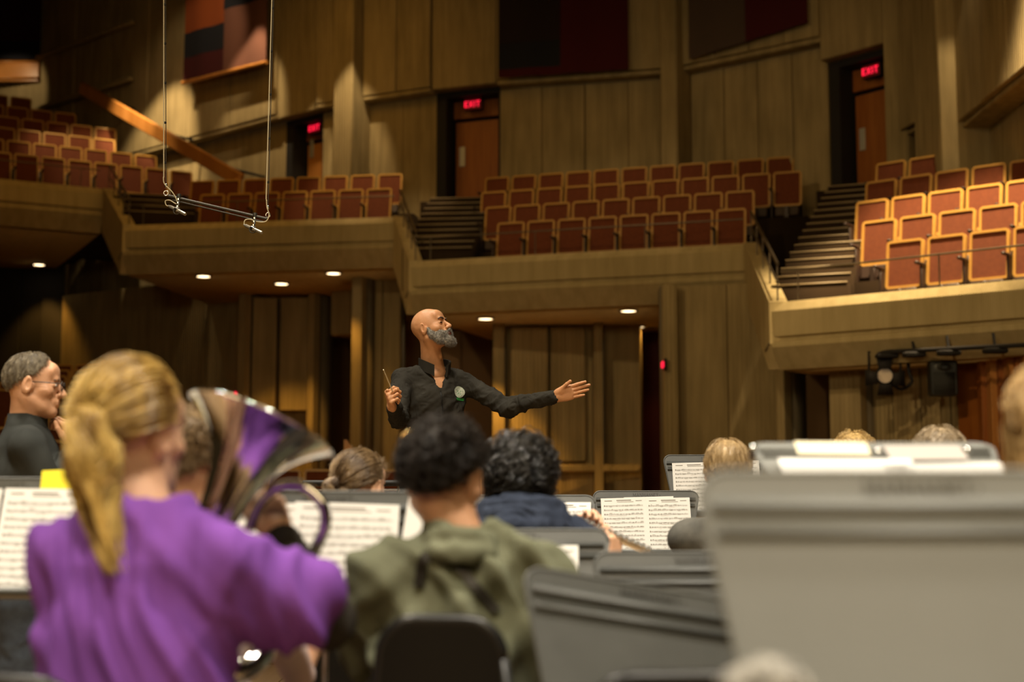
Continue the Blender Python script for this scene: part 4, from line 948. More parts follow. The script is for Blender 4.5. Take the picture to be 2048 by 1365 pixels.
t0 = Vector(tie)+Vector((.008, 0, 0)); piece('ponytail', [tail([t0, t0+Vector((-.002, -.035, .010)), t0+Vector((.014, -.05, -.05)), t0+Vector((.022, -.055, -.12)), at(228, 1150, 2.42)], [.016, .034, .042, .032, .006], 700, .0022, 5, .014),
    tail([t0+Vector((.0, 0, .04)), t0+Vector((-.014, -.02, .0)), t0+Vector((-.012, -.03, -.08)), t0+Vector((.0, -.03, -.14))], [.018, .030, .024, .004], 300, .002, 8, .012)], M_BLO, pur.p)
MB().lathe([(.014*cos(a)+.0*1, .010*sin(a)) for a in np.linspace(0, 2*pi, 9)] if False else [(.016, -.008), (.022, 0), (.016, .008)], 14, Matrix.Translation(t0) @ Matrix.Rotation(R(70), 4, 'X')).build('hair_tie', M_DARK, pur.p)
MB().lathe([(.0, -.004), (.004, 0), (.0, .004)], 8, Matrix.Translation(pur.H @ Vector((.079, .002, -.040)))).build('earring', M_CHR, pur.p)
# curly-haired player beyond the horn
cur = seated('curly brown haired player in a pale pink top behind the silver horn', 392, 822, 3.25, 5, 30, 0, 0, M_SKF, shirt('pale_pink_knit', (.66, .50, .46), (.72, .56, .52)), 'pink_top', .165, armR=(at(545, 1240, 3.25), at(600, 1352, 3.45)), hands=(((.25, .0, .95), (.3, -.9, .1), dict(curl=(25, 35, 35, 40), spread=2)), None), chairlabel='black chair under the curly haired player')
piece('hair', [cap(cur.H, 1.02), flow(cur.H, 900, (25, 40), curl=.007, lift=.014, r=.0016, seed=4, m=12)], hairmat('brown_curls', (.11, .065, .025), (.30, .20, .10), .4, 60), cur.p)
# brown updo
upd = seated('player with messy brown hair pinned in a low bun, ear showing, dark ribbed sweater', 722, 906, 4.8, 0, 34, -6, 0, M_SKF, shirt('grey_ribbed_knit', (.10, .085, .06), (.15, .13, .10)), 'sweater', .165, .006, hem=.60, chairlabel='black chair under the player with the low brown bun')
M_BRN = hairmat('light_brown_hair', (.075, .042, .018), (.27, .18, .09), .36, 36)
tb = upd.H @ Vector(HC+HR*1.1*np.array([-.1, -.93, -.42]))
piece('hair', [cap(upd.H, 1.0), gather(upd.H, (-.1, -.93, -.42), 1500, .0009, .007, 9), flow(upd.H, 120, (20, 40), lift=.012, curl=.010, r=.0006, seed=22, m=12), tail([tb+Vector((0, 0, .02)), tb+Vector((-.03, -.02, 0)), tb+Vector((-.005, -.03, -.035)), tb+Vector((.03, -.01, -.01)), tb+Vector((.01, 0, .02))], [.015, .02, .02, .016, .008], 320, .0009, 7)], M_BRN, upd.p)
s = Sdf().el(upd.pel+Vector((0, 0, .06)), (.178, .135, .035), k=.01)
piece('ribbed_hem', s.mesh(.005, lambda V, N: .004*np.sin(np.arctan2(V[:, 1]-upd.pel.y, V[:, 0]-upd.pel.x)*60)), shirt('tan_ribbing', (.22, .18, .12), (.28, .23, .16)), upd.p)
# green hoodie with a strap
M_GRN = shirt('sage_green_fleece', (.125, .13, .085), (.155, .16, .105), .2, 350)
grn = seated('dark haired player in a sage green hoodie with a black neck strap', 890, 850, 3.0, 6, 26, -3, 3, M_SKM, M_GRN, 'hoodie', .175, .012, 8, .007, nu=.032, dx=.045, fd=[folds(.018, (.75, 0, .66), .085, 4), folds(.012, (-.6, 0, .8), .10, 3.5, 9)], armR=(at(1090, 1240, 3.02), at(1055, 1310, 3.30)), armL=(at(738, 1275, 3.05), at(830, 1290, 3.3)), g=.012, head_h=.0035, lean=.02, cb=(.925, .23), cdx=-.005,
    hands=(((-.2, .6, -.5), (.7, .3, .4), dict(curl=(40, 45, 40, 40))), ((.3, .6, -.2), (-.5, .1, .8), dict(curl=(40, 50, 50, 50)))), chairlabel='black chair with a rounded back behind the player in green', forearm_g=.012)
M_BLH = hairmat('black_brown_hair', (.007, .0055, .004), (.040, .030, .022), .4, 34, .2)
ghl = lambda az: np.interp(np.abs((az+pi) % (2*pi)-pi), [0, .7, 1.25, 1.7, 2.3, pi], np.radians([48, 58, 86, 92, 126, 138]))
piece('hair', [cap(grn.H, .99, ghl), flow(grn.H, 1700, (20, 34), lift=.014, curl=.0055, r=.0014, seed=11, m=10, wave=.3, scale=1.0, hl=lambda az: ghl(az)-.22), flow(grn.H, 900, (10, 18), lift=.003, r=.0009, seed=12, lo=.7, hl=ghl, scale=1.0)], M_BLH, grn.p)
hood(grn, M_GRN, .022, .062, 2, .012, False)
B = bvh([grn.shirt]); M_STR = mat('black_strap', (.02, .017, .013), .5)
def onback(pts, B=B, n=10):
    out = []
    for i in range(len(pts)-1):
        for k in range(n):
            t = k/n; px = pts[i][0]*(1-t)+pts[i+1][0]*t; py = pts[i][1]*(1-t)+pts[i+1][1]*t; h = hit(B, CAM, ray(px, py), .010)
            if h: out.append(h)
    return out
st = empty('neck_strap', at(880, 1095, 2.85), 0, 'black harness strap crossing the back of the green hoodie', 'strap')
for k, pts in enumerate(([(884, 1092), (930, 1150), (1000, 1232)], [(884, 1092), (845, 1120), (836, 1180)], [(884, 1092), (862, 1075), (858, 1060)], [(884, 1092), (915, 1072), (935, 1062)])):
    q = onback(pts)
    if len(q) > 2: ribbon('webbing', q, (0, -1, .1), .020, .004, M_STR, st).matrix_parent_inverse = wmat(st).inverted()
q = hit(B, CAM, ray(884, 1093), .016); MB().rbox(q, (.03, .012, .028), Matrix.Rotation(R(30), 3, 'Y'), .004).build('buckle', M_CHR, st, True)
# navy hoodie, shaggy black hair, flute
M_NAV = shirt('navy_fleece', (.018, .024, .042), (.028, .036, .058), .2, 400)
nav = seated('flute player with shaggy black hair and a navy hoodie', 1042, 880, 4.1, 0, 8, -4, 0, M_SKF, M_NAV, 'hoodie', .18, .008, 9, .007, g=.010, nu=.045, fd=[folds(.010, (.7, 0, .7), .06, 5)], armR=(at(1160, 1150, 4.12), at(1226, 1150, 4.38)), armL=(at(960, 1120, 4.3), at(1160, 1112, 4.46)),
    hands=(((.05, .15, .9), (.75, -.5, .1), dict(curl=((30, 45, 30), (32, 48, 30), (34, 50, 30), (38, 50, 30)), thumb=(40, 10, 10))), ((.25, -.1, .8), (-.2, .7, .1), dict(curl=((30, 50, 40), (34, 55, 40), (36, 55, 40), (40, 55, 40))))), chairlabel='black chair under the flute player in navy')
piece('hair', [cap(nav.H, 1.03), flow(nav.H, 2200, (30, 60), lift=.024, hang=.085, r=.0014, seed=31, m=11, wave=.6, inward=.0, scale=1.02, curl=.005)], hairmat('glossy_black_hair', (.005, .0045, .004), (.035, .031, .025), .25, 30, .4), nav.p)
hood(nav, M_NAV, .032, .100, 3, .045)
fl = empty('flute', at(1150, 1042, 4.4), 0, 'silver flute held out to the right of the navy hooded player', 'flute')
a = at(1085, 1012, 4.32); b = at(1312, 1112, 4.46); d = (b-a); M_SIL = mat('silver', (.72, .70, .64), .18, 1)
MB().tube([a, b], .0105, 12).build('tube', M_SIL, fl, True)
u = d.normalized(); sd = Vector((0, -1, .4)).normalized()
for k in range(14):
    q = a+d*(.28+.05*k)+sd*.011+Vector((0, 0, .006)); MB().tube([q, q+sd*.004+Vector((0, 0, .003))], [.0085, .0085], 10).build('key', M_SIL, fl, True)
MB().tube([a+d*.26+sd*.014, a+d*.97+sd*.014], .002, 5).build('key_rod', M_SIL, fl, True)
# blond bob beyond the big stand
M_BOB = hairmat('sandy_hair', (.20, .125, .05), (.48, .34, .17), .36, 45)
bob = seated('player with a sandy blond bob beyond the large near stand, raised elbow in dark plaid', 1454, 882, 5.2, 0, 0, -4, 0, M_SKF, shirt('dark_plaid', (.03, .03, .028), (.12, .115, .10), .2, 300), 'plaid_shirt', .17, .006, armL=(at(1386, 1082, 5.15), at(1425, 1068, 5.45)), chairlabel='black chair under the blond bobbed player')
piece('hair', [cap(bob.H, 1.02), flow(bob.H, 1800, (35, 60), lift=.008, hang=.06, r=.0008, seed=41, m=10, inward=.02, scale=1.03)], M_BOB, bob.p)
w2 = seated('player with tousled blond hair, only the crown showing over the pale papers', 1708, 868, 5.6, 0, 10, -6, 0, M_SKF, M_BLKS, 'sweater', .17, .006, chairlabel='black chair under the tousled blond player')
piece('hair', [cap(w2.H, 1.02), flow(w2.H, 1500, (25, 50), lift=.012, hang=.04, r=.0008, seed=51, m=10, wave=.4, curl=.004)], hairmat('warm_blond_hair', (.26, .16, .05), (.58, .40, .16), .36, 45), w2.p)
w3 = seated('player with mousy brown hair, crown showing right of the pale papers', 1876, 858, 4.7, 0, -5, -6, 0, M_SKF, M_BLKS, 'sweater', .17, .006, chairlabel='black chair under the mousy haired player')
piece('hair', [cap(w3.H, 1.03), flow(w3.H, 1300, (30, 50), lift=.010, hang=.05, r=.001, seed=61, m=10, wave=.3)], hairmat('mousy_hair', (.17, .12, .065), (.38, .29, .18), .38, 45), w3.p)
w4 = seated('player with long light brown hair at the right edge behind the large near stand', 2124, 738, 2.35, -10, -12, 0, 0, M_SKF, M_BLKS, 'sweater', .17, .006, chairlabel='black chair at the right edge behind the large near stand')
piece('hair', [cap(w4.H, 1.05), flow(w4.H, 1700, (40, 70), lift=.012, hang=.26, r=.0013, seed=71, m=10, wave=.15, scale=1.06)], hairmat('honey_hair', (.30, .18, .06), (.80, .56, .26), .36, 35), w4.p)
# ------------------------------------------------------------------ the man standing at the left
def standing_man():
    H = HM(at(68, 772, 5.3), 80, -3, 0, .97); Hi = H.inverted(); Nb = at(52, 862, 5.32); T = TM(Nb+Vector((0, 0, -.17)), 68)
    hs = head_sdf(neck=(Hi @ Nb, .066)); hs.el(Hi @ (Nb+Vector((0, 0, -.04))), (.09, .085, .05), k=.03); head = hs.mesh(.003, rough(.0005, 60), H)
    SR = T @ Vector((.18, 0, .10)); SL = T @ Vector((-.18, 0, .10)); ER = at(96, 985, 5.18); WR = at(150, 900, 5.36); EL = at(60, 990, 5.6); WL = at(130, 960, 5.5)
    def torso(g):
        s = Sdf(); Rm = T.to_3x3(); s.el(T @ Vector((0, .01, -.02)), (.165+g, .12+g, .19), Rm, .04); s.rc(T @ Vector((-.12, 0, .12)), T @ Vector((.12, 0, .12)), .055+g, k=.045); s.rc(Nb+Vector((0, 0, .02)), Nb+Vector((0, 0, -.06)), .06+g, .09+g, .04)
        s.el(T @ Vector((0, .03, -.25)), (.16+g, .13+g, .17), Rm, .05); s.el(T @ Vector((0, 0, -.43)), (.165+g, .12+g, .13), Rm, .05)
        for S, E, W in ((SR, ER, WR), (SL, EL, WL)): s.rc(S, E, .055+g, .045+g, .04); s.rc(E, E.lerp(W, .9), .046+g, .031+g, .015)
        return s
    rh = placed(hand_sdf(((45, 55, 40), (50, 60, 40), (55, 65, 40), (60, 70, 40)), 3, (35, 15, 15)), HF(WR+Vector((0, 0, .012)), (-.28, .02, .9), (.8, -.5, .2), False, .97), .0028)
    lh = placed(hand_sdf((20, 20, 20, 20)), HF(WL, (.7, -.6, .3), (0, .5, .8), True, .97), .004)
    p = person('man with receding grey hair and glasses in profile, fist at his mouth, dark pullover', [head, torso(-.012).mesh(.013), rh, lh], skin('man_skin', (.55, .28, .15), (.62, .34, .2)))
    jk = torso(.006); jk.rc(Nb+Vector((0, 0, .05)), Nb+Vector((0, 0, .2)), .056, .09, k=.012, sub=True); m = shirt('charcoal_pullover', (.028, .030, .028), (.04, .042, .038))
    piece('pullover', jk.mesh(.0065, cloth(.009, 8, (1, 1, .6))), m, p)
    vs = []; fs = []; n = 28; ax = Vector((0, 0, 1))
    mb = MB(); mb.lathe([(.060, -.03), (.063, .035), (.070, .035), (.078, -.035)], 24, Matrix.Translation(Nb.lerp(H.translation, .16)+Vector((0, 0, .0)))).build('collar', m, p, smooth=True)
    hl = lambda az: np.interp(np.abs((az+pi) % (2*pi)-pi), [0, .5, .9, 1.3, 1.7, 2.3, pi], np.radians([22, 26, 56, 84, 94, 118, 126]))
    piece('hair', [cap(H, 1.0, hl), flow(H, 2600, (14, 26), lift=.004, r=.0008, seed=81, hl=hl, scale=1.01)], hairmat('greying_brown_hair', (.07, .05, .03), (.30, .25, .17), .35, 70), p)
    g = empty('glasses', H @ Vector((.06, .06, .008)), 0, 'dark framed glasses on the man in profile', 'glasses'); gm = mat('glasses_frame', (.02, .018, .016), .25)
    for q in (-1, 1):
        c = [(q*.033+.024*cos(a)*(1.05), .108-.012*abs(cos(a))*0, .002+.019*sin(a)) for a in [2*pi*k/20 for k in range(21)]]
        MB().tube([H @ Vector(x) for x in c], .0018, 6, False).build('rim', gm, g, True)
        MB().tube([H @ Vector((q*.058, .106, .010)), H @ Vector((q*.078, .07, .010)), H @ Vector((q*.083, 0, .010)), H @ Vector((q*.080, -.02, -.008))], .0019, 6).build('temple', gm, g, True)
        MB().lathe([(0.0, 0), (.023, 0), (.023, .001), (0.0, .001)], 20, H @ Matrix.Translation((q*.033, .107, .002)) @ Matrix.Rotation(R(90), 4, 'X') @ Matrix.Diagonal((1.05, .8, 1, 1))).build('lens', M_GLS, g, True)
    MB().tube([H @ Vector((-.010, .110, .006)), H @ Vector((.010, .110, .006))], .002, 6).build('bridge', gm, g, True)
    for q in (-1, 1):
        MB().tube([H @ Vector((q*x, y, z)) for x, y, z in ((.014, .092, .022), (.030, .091, .027), (.046, .079, .023))], [.002, .003, .002], 6).build('eyebrow', mat('man_brow_%d' % q, (.10, .07, .05), .8), p)
        piece('eye', placed(Sdf().el((q*.031, .0845, .003), (.010, .005, .005), k=.001), H, .0014), M_EYE, p); piece('iris', placed(Sdf().el((q*.031, .0880, .003), (.0045, .0025, .0045), k=.001), H, .001), M_IRIS, p)
    s = Sdf(); f = T.to_3x3() @ Vector((0, 1, 0))
    for q in (-1, 1):
        a = T @ Vector((q*.09, 0, -.48)); k = Vector((a.x, a.y, .5)); e = Vector((a.x, a.y, .1)); s.rc(a, k, .09, .065, k=.03); s.rc(k, e, .065, .052, k=.02)
    s.rc(T @ Vector((-.07, 0, -.42)), T @ Vector((.07, 0, -.42)), .118, k=.03); piece('trousers', s.mesh(.012, cloth(.006, 10)), M_JEAN, p)
    s = Sdf()
    for q in (-1, 1): a = T @ Vector((q*.09, 0, 0)); a.z = .045; s.rc(a, a+f*.18-Vector((0, 0, .005)), .044, .036, k=.02)
    piece('shoes', s.mesh(.01), M_DARK, p)
M_GLS = mat('lens_glass', (1, 1, 1), .02); M_GLS.node_tree.nodes['Principled BSDF'].inputs['Transmission Weight'].default_value = 1; M_GLS.node_tree.nodes['Principled BSDF'].inputs['IOR'].default_value = 1.08
standing_man()
# ================================================================== music stands and sheets
M_DESK = mat('grey_black_desk', (.058, .060, .056), .42, var=(.074, .076, .071), vs=9, bump=.12, bs=350, spec=.5)
M_DESK2 = mat('lit_grey_desk', (.175, .178, .165), .5, var=(.20, .203, .19), vs=5, bump=.1, bs=350)  # paler copy of the desk grey, strong stage light put into the colour
M_PAP = mat('sheet_paper', (.74, .73, .70), .8); M_INK = mat('printed_ink', (.17, .15, .13), .8); M_TXT = mat('embossed_letters', (.02, .019, .017), .4)
def page_mesh(seed, w=.215, h=.297, n=11):
    g = random.Random(seed); mb = MB()
    def q(x0, z0, x1, z1, t=None):
        mb.add([(x0, -.0011, z0), (x1, -.0011, z0), (x1, -.0011, z1), (x0, -.0011, z1)], [(0, 1, 2, 3)])
    q(-w*.42, h*.945, -w*.25, h*.955); q(-w*.15, h*.95, w*.18, h*.962); q(w*.28, h*.94, w*.42, h*.948); q(-.03, h*.925, .05, h*.931)
    for s in range(n):
        zc = h*(.885-.845*s/n)-.008; x0, x1 = -w*.44, w*.44; sp = .00165
        for l in range(5): q(x0, zc+(l-2)*sp-.00016, x1, zc+(l-2)*sp+.00016)
        q(x0+.002, zc-2*sp, x0+.005, zc+3.4*sp); x = x0+.012
        while x < x1-.006:
            k = g.choice((2, 2, 4, 4, 1)); base = g.uniform(-2.5, 2.5); up = base < .5; dx = .0042 if k > 1 else .008; hs = []
            for i in range(k):
                if x+i*dx > x1-.003: break
                zz = zc+(base+g.uniform(-1, 1))*sp; xx = x+i*dx
                mb.add([(xx-.0011, -.0011, zz-.0003), (xx, -.0011, zz-.0009), (xx+.0011, -.0011, zz+.0003), (xx, -.0011, zz+.0009)], [(0, 1, 2, 3)]); hs.append((xx, zz))
            if hs:
                zt = (max(z for _, z in hs)+.0050) if up else (min(z for _, z in hs)-.0050)
                for xx, zz in hs: xs = xx+(.0010 if up else -.0010); q(xs-.00018, min(zz, zt), xs+.00018, max(zz, zt))
                if len(hs) > 1: q(hs[0][0], zt-.0006, hs[-1][0]+.001, zt+.0006)
            x += k*dx+g.uniform(.003, .007)
            if g.random() < .18: q(x-.001, zc-2*sp, x-.0007, zc+2*sp); x += .002
        if g.random() < .5: q(x0+.02+g.random()*.1, zc-5*sp, x0+.04+g.random()*.1, zc-4.6*sp)
    return mb.mesh('page_notation')
pages = [page_mesh(i) for i in range(4)]
for m in pages: m.materials.append(M_INK)
pn = [0]
def sheet(D, x, label, w=.215, h=.282, z=-.314, y=-.0145, ink=True, rot=0, m=None, lift=0, bend=.004):
    """one sheet leaning on a desk; D: desk matrix (z up along the desk, -y its face)"""
    M = D @ Matrix.Translation((x, y, z)) @ Matrix.Rotation(R(rot), 4, 'Y') @ Matrix.Rotation(R(lift), 4, 'X')
    o = empty('sheet_music' if ink else 'paper', M.translation, 0, label, 'sheet music' if ink else 'paper', None); o.rotation_euler = M.to_euler()
    mb = MB(); N = 8
    for side, yy in ((0, 0), (1, .0009)): pass
    vs = []; 
    for i in range(N+1):
        u = -w/2+w*i/N; b_ = bend*sin(pi*i/N)*-1+.0
        vs += [(u, -b_*0-.0002, 0), (u, -.0002, h), (u, .0012, 0), (u, .0012, h)]
    fs = []
    for i in range(N): k = 4*i; fs += [(k, k+4, k+5, k+1), (k+2, k+3, k+7, k+6), (k, k+2, k+6, k+4), (k+1, k+5, k+7, k+3)]
    fs += [(0, 1, 3, 2), (4*N, 4*N+2, 4*N+3, 4*N+1)]
    mb.add(vs, fs).build('page', m or M_PAP, o)
    if ink:
        k = bpy.data.objects.new('notation', pages[pn[0] % 4]); pn[0] += 1; COL.objects.link(k); k.parent = o; k['kind'] = 'stuff'; k.scale = (w/.215, 1, h/.297)
    return o
desk_shared = {}
def stand(label, px, py, Y, yaw=0, tilt=18, roll=0, mt=None, txt=True, sc=1.0):
    p = at(px, py, Y); r = empty('music_stand', (p.x, p.y, 0), R(-yaw), label, 'music stand', 'music stands on the stage'); mt = mt or M_DESK
    Dl = Matrix.Translation((0, 0, p.z)) @ Matrix.Rotation(R(roll), 4, 'Y') @ Matrix.Rotation(R(-tilt), 4, 'X')
    o = rrect(.508, .32, .034, 6, top_only=True, z0=-.32, w2=.41)
    mb = MB(); mb.prism(o, -.0012, .0012, Dl, 'y'); desk = mb.build('desk', mt, r, smooth='auto')
    MB().tube([Dl @ Vector((u, 0, z)) for u, z in o+o[:1]], .0038, 6).build('desk_rim', mt, desk, smooth=True)
    for z in (-.043, -.074):
        wd = .508-(.098)*(-z/.32)-.012; m2 = MB(); q = [(-.0085, -.0012), (-.006, -.0095), (-.003, -.0115), (.0105, -.0012)]
        vs = [Dl @ Vector((sx*wd/2, yy, z+zz)) for sx in (-1, 1) for zz, yy in q]; m2.add(vs, [(0, 1, 2, 3)[::-1], (4, 5, 6, 7)]+[(i, (i+1) % 4, 4+(i+1) % 4, 4+i) for i in range(4)]).build('pressed_rib', mt, desk)
    MB().box((0, 0, 0), (.41, .055, .003)).build('ledge', mt, desk).matrix_local = Dl @ Matrix.Translation((0, -.027, -.32))
    lp = MB().box((0, 0, 0), (.41, .003, .016)).build('ledge_lip', mt, desk); lp.matrix_local = Dl @ Matrix.Translation((0, -.054, -.312))
    if txt:
        mb, t = word('MANHASSET', .0165, Dl @ Matrix.Translation((0, -.0022, -.0285)), .0008, sp=.06, th=.2)
        mb.prism([(t/2+.006, .003), (t/2+.009, .0065), (t/2+.006, .010), (t/2+.003, .0065)], 0, .0008, Dl @ Matrix.Translation((0, -.0022, -.0285)), 'y'); mb.build('lettering', M_TXT, desk)
    c = Dl @ Vector((0, .02, -.20)); MB().tube([(0, c.y+.01, c.z), (0, c.y+.01, .55)], .0085, 10).build('inner_tube', M_CHR, r)
    MB().tube([(0, c.y+.01, .62), (0, c.y+.01, .08)], .0135, 12).build('shaft', M_BLKM, r); MB().box((0, c.y*.5+.004, c.z), (.07, .03, .05)).build('bracket', M_BLKM, r)
    for k in range(3):
        a = 2*pi*k/3+pi/2; MB().tube([(0, c.y+.01, .14), (.12*cos(a), c.y+.01+.12*sin(a), .05), (.26*cos(a), c.y+.01+.26*sin(a), .012)], .009, 7).build('leg', M_BLKM, r)
    return wmat(r) @ Dl
D = stand('music stand at the left edge holding open sheets and a yellow card', 8, 958, 3.8, 4, 16)
sheet(D, .118, 'right page on the music stand at the left edge', rot=1); sheet(D, -.10, 'left page on the music stand at the left edge, cut by the picture edge')
yc = mat('yellow_card', (.85, .72, .02), .6)
sheet(D, .155, 'bright yellow card sticking up behind the sheets of the leftmost stand', .09, .07, -.05, -.0130, False, -3, yc); sheet(D, .235, 'small yellow note at the right end of the leftmost stand', .035, .06, -.11, -.017, False, -8, yc)
D = stand('music stand between the silver horn and the player in green', 657, 985, 3.6, -2, 14)
sheet(D, .040, 'wide printed page right of the silver horn', rot=2, w=.26, y=-.0145); sheet(D, .196, 'narrow outer page beside the green hoodie', w=.075, rot=8, ink=False, y=-.0165, h=.31, z=-.33); sheet(D, -.16, 'page behind the silver horn', w=.2, y=-.0135)
D = stand('music stand in front of the flute player in navy', 1062, 992, 5.7, 2, 18)
sheet(D, .13, 'page right of the black shaggy hair'); sheet(D, -.10, 'page left of the black shaggy hair')
D = stand('music stand with an open double page, sharpest in view, right of the flute', 1291, 983, 6.95, 0, 16)
sheet(D, -.105, 'left page of the sharp double page beside the flute', rot=-1.5, z=-.315, h=.277); sheet(D, .108, 'right page of the sharp double page beside the flute', rot=-1, z=-.315, h=.277, y=-.0155); sheet(D, .02, 'loose sheet peeping out behind the sharp double page', .24, .282, -.314, -.0125, False, -1.5)
D = stand('tallest music stand, left of the sandy blond bob', 1427, 911, 7.3, 2, 16)
sheet(D, -.10, 'page on the tallest stand beside the sandy blond bob', rot=-1.5, h=.27); sheet(D, .12, 'page on the tallest stand, mostly behind the sandy blond bob')
D = stand('music stand right in front of the player in green', 1026, 1060, 3.82, 2, 20)
sheet(D, .098, 'single page beside the shoulder of the green hoodie', w=.15, z=-.33)
D = stand('empty music stand with two bright ribs left of the large near stand', 1402, 1106, 3.4, -1, 20)
D = stand('empty dark music stand turned aslant at the lower centre right', 1300, 1176, 2.7, -20, 26, 10)
D = stand('very large blurred grey music stand nearest to the camera, empty', 1832, 944, 1.67, 1, 19, mt=M_DESK2)
D = stand('flat tilted music stand carrying pale papers behind the largest stand', 1738, 889, 3.05, 2, 66, mt=M_DESK2, txt=False)
for x, w_, h_, z, l, r_ in ((-.09, .15, .07, -.09, 'cream slip on the flat stand behind the largest stand', 2), (-.08, .27, .19, -.31, 'white sheets on the left half of the flat stand', 1), (.12, .24, .165, -.31, 'white sheets on the right half of the flat stand', -2), (.10, .16, .08, -.12, 'greyish slip at the upper right of the flat stand', -1)):
    sheet(D, x, l, w_, h_, z, -.0135-.003*(w_ > .2), False, r_, mat('slip_'+l[:5], (.78, .70, .50), .8) if 'cream' in l else mat('slip_g', (.42, .38, .35), .8) if 'greyish' in l else None)
for px, py, l in ((1506, 898, 'shiny round knob added for a highlight at the left corner of the flat stand'), (1757, 905, 'shiny metal clip in the middle of the flat stand'), (1935, 902, 'shiny metal clip towards the right corner of the flat stand')):  # the left knob is added chrome, there to make a blurred highlight
    c = empty('music_clip', at(px, py, 3.0), 0, l, 'clip', 'clips on the flat stand'); MB().lathe([(0, -.009), (.007, -.006), (.009, 0), (.007, .006), (0, .009)], 14).build('knob', M_CHR, c, smooth=True); MB().rbox((.0, .012, -.012), (.012, .03, .03), None, .003).build('jaw', M_CHR, c)
# ------------------------------------------------------------------ silver horn
M_HORN = mat('silver_plate', (.78, .76, .72), .10, 1)
hn = empty('euphonium', at(470, 1090, 2.80), 0, 'large silver brass horn with its bell raised beside the blond ponytail', 'brass instrument')
rc_ = at(520, 852, 2.80); ax = Vector((.36, .22, .90)).normalized(); BM = Matrix.Translation(rc_) @ ax.to_track_quat('Z', 'X').to_matrix().to_4x4()
prof = [(.151, .000), (.1545, .003), (.150, .006), (.142, .000), (.126, -.011), (.104, -.030), (.083, -.053), (.066, -.082), (.053, -.118), (.044, -.165), (.037, -.22), (.032, -.28), (.030, -.34)]
inn = [(r_-.0015, z+.001) for r_, z in prof[3:]]
MB().lathe(prof, 56, BM).build('bell', M_HORN, hn, True, smooth=True)
MB().lathe(inn, 56, BM).build('bell_inside', mat('bell_inside', (.7, .66, .58), .22, 1), hn, True, smooth=True)
t0 = BM @ Vector((0, 0, -.335)); MB().tube(smoothpath([t0, t0-ax*.10, at(425, 1290, 2.78), at(470, 1345, 2.80), at(530, 1300, 2.84), at(560, 1200, 2.86)], 6), [.031]*8+[.028]*8+[.024]*15, 16).build('main_tube', M_HORN, hn, True, smooth=True)
MB().tube(smoothpath([at(498, 1060, 2.84), at(520, 1008, 2.83), at(560, 975, 2.82), at(608, 975, 2.82), at(645, 1010, 2.82), at(650, 1055, 2.82), at(628, 1105, 2.83), at(600, 1170, 2.85)], 6), .0115, 12).build('tuning_loop', M_HORN, hn, True, smooth=True)
for k in range(3):
    b = at(500+30*k, 1150, 2.90); MB().tube([b-Vector((0, 0, .12)), b+Vector((.005, 0, .05))], .014, 12).build('valve', M_HORN, hn, True, smooth=True); MB().tube([b+Vector((.005, 0, .05)), b+Vector((.006, 0, .075)), b+Vector((.006, 0, .08))], [.004, .004, .011], 10).build('valve_button', M_HORN, hn, True)
# ------------------------------------------------------------------ baritone saxophone of the player in green
M_BRS = mat('brass', (.80, .52, .20), .2, 1)
sx = empty('baritone_saxophone', at(1060, 1310, 3.15), 0, 'brass saxophone, top loop left of the black hair, keys at the lower right elbow', 'saxophone')
lp = [at(822+22*cos(a), 888-24*sin(a), 3.38) for a in np.linspace(-1.2, 4.6, 16)]
MB().tube(lp, .0065, 10).build('top_loop', M_BRS, sx, True, smooth=True)
MB().tube(smoothpath([lp[-1], at(845, 960, 3.36), at(900, 1100, 3.34), at(980, 1240, 3.30), at(1090, 1420, 3.2)], 5), [.008]*6+[.014]*6+[.026]*8+[.04], 14).build('body_tube', M_BRS, sx, True, smooth=True)
kb0, kb1 = at(1035, 1262, 3.02), at(1085, 1372, 2.98); MB().tube([kb0, kb1], [.012, .020], 12).build('key_stack', M_BRS, sx, True, smooth=True)
M_PINK = mat('pearl_key', (.85, .55, .45), .25)
for k in range(6):
    q = kb0.lerp(kb1, (k+.3)/6)+Vector((.0, -.022, .0))
    for dx in (-.010, .012): MB().tube([q+Vector((dx, .01, 0)), q+Vector((dx, -.004, .002))], [.011, .010], 12).build('key_cup', M_BRS if dx > 0 else M_PINK, sx, True)
MB().tube([kb0+Vector((.028, -.01, .02)), kb1+Vector((.034, -.01, .0))], .0035, 6).build('key_rod', M_CHR, sx, True)
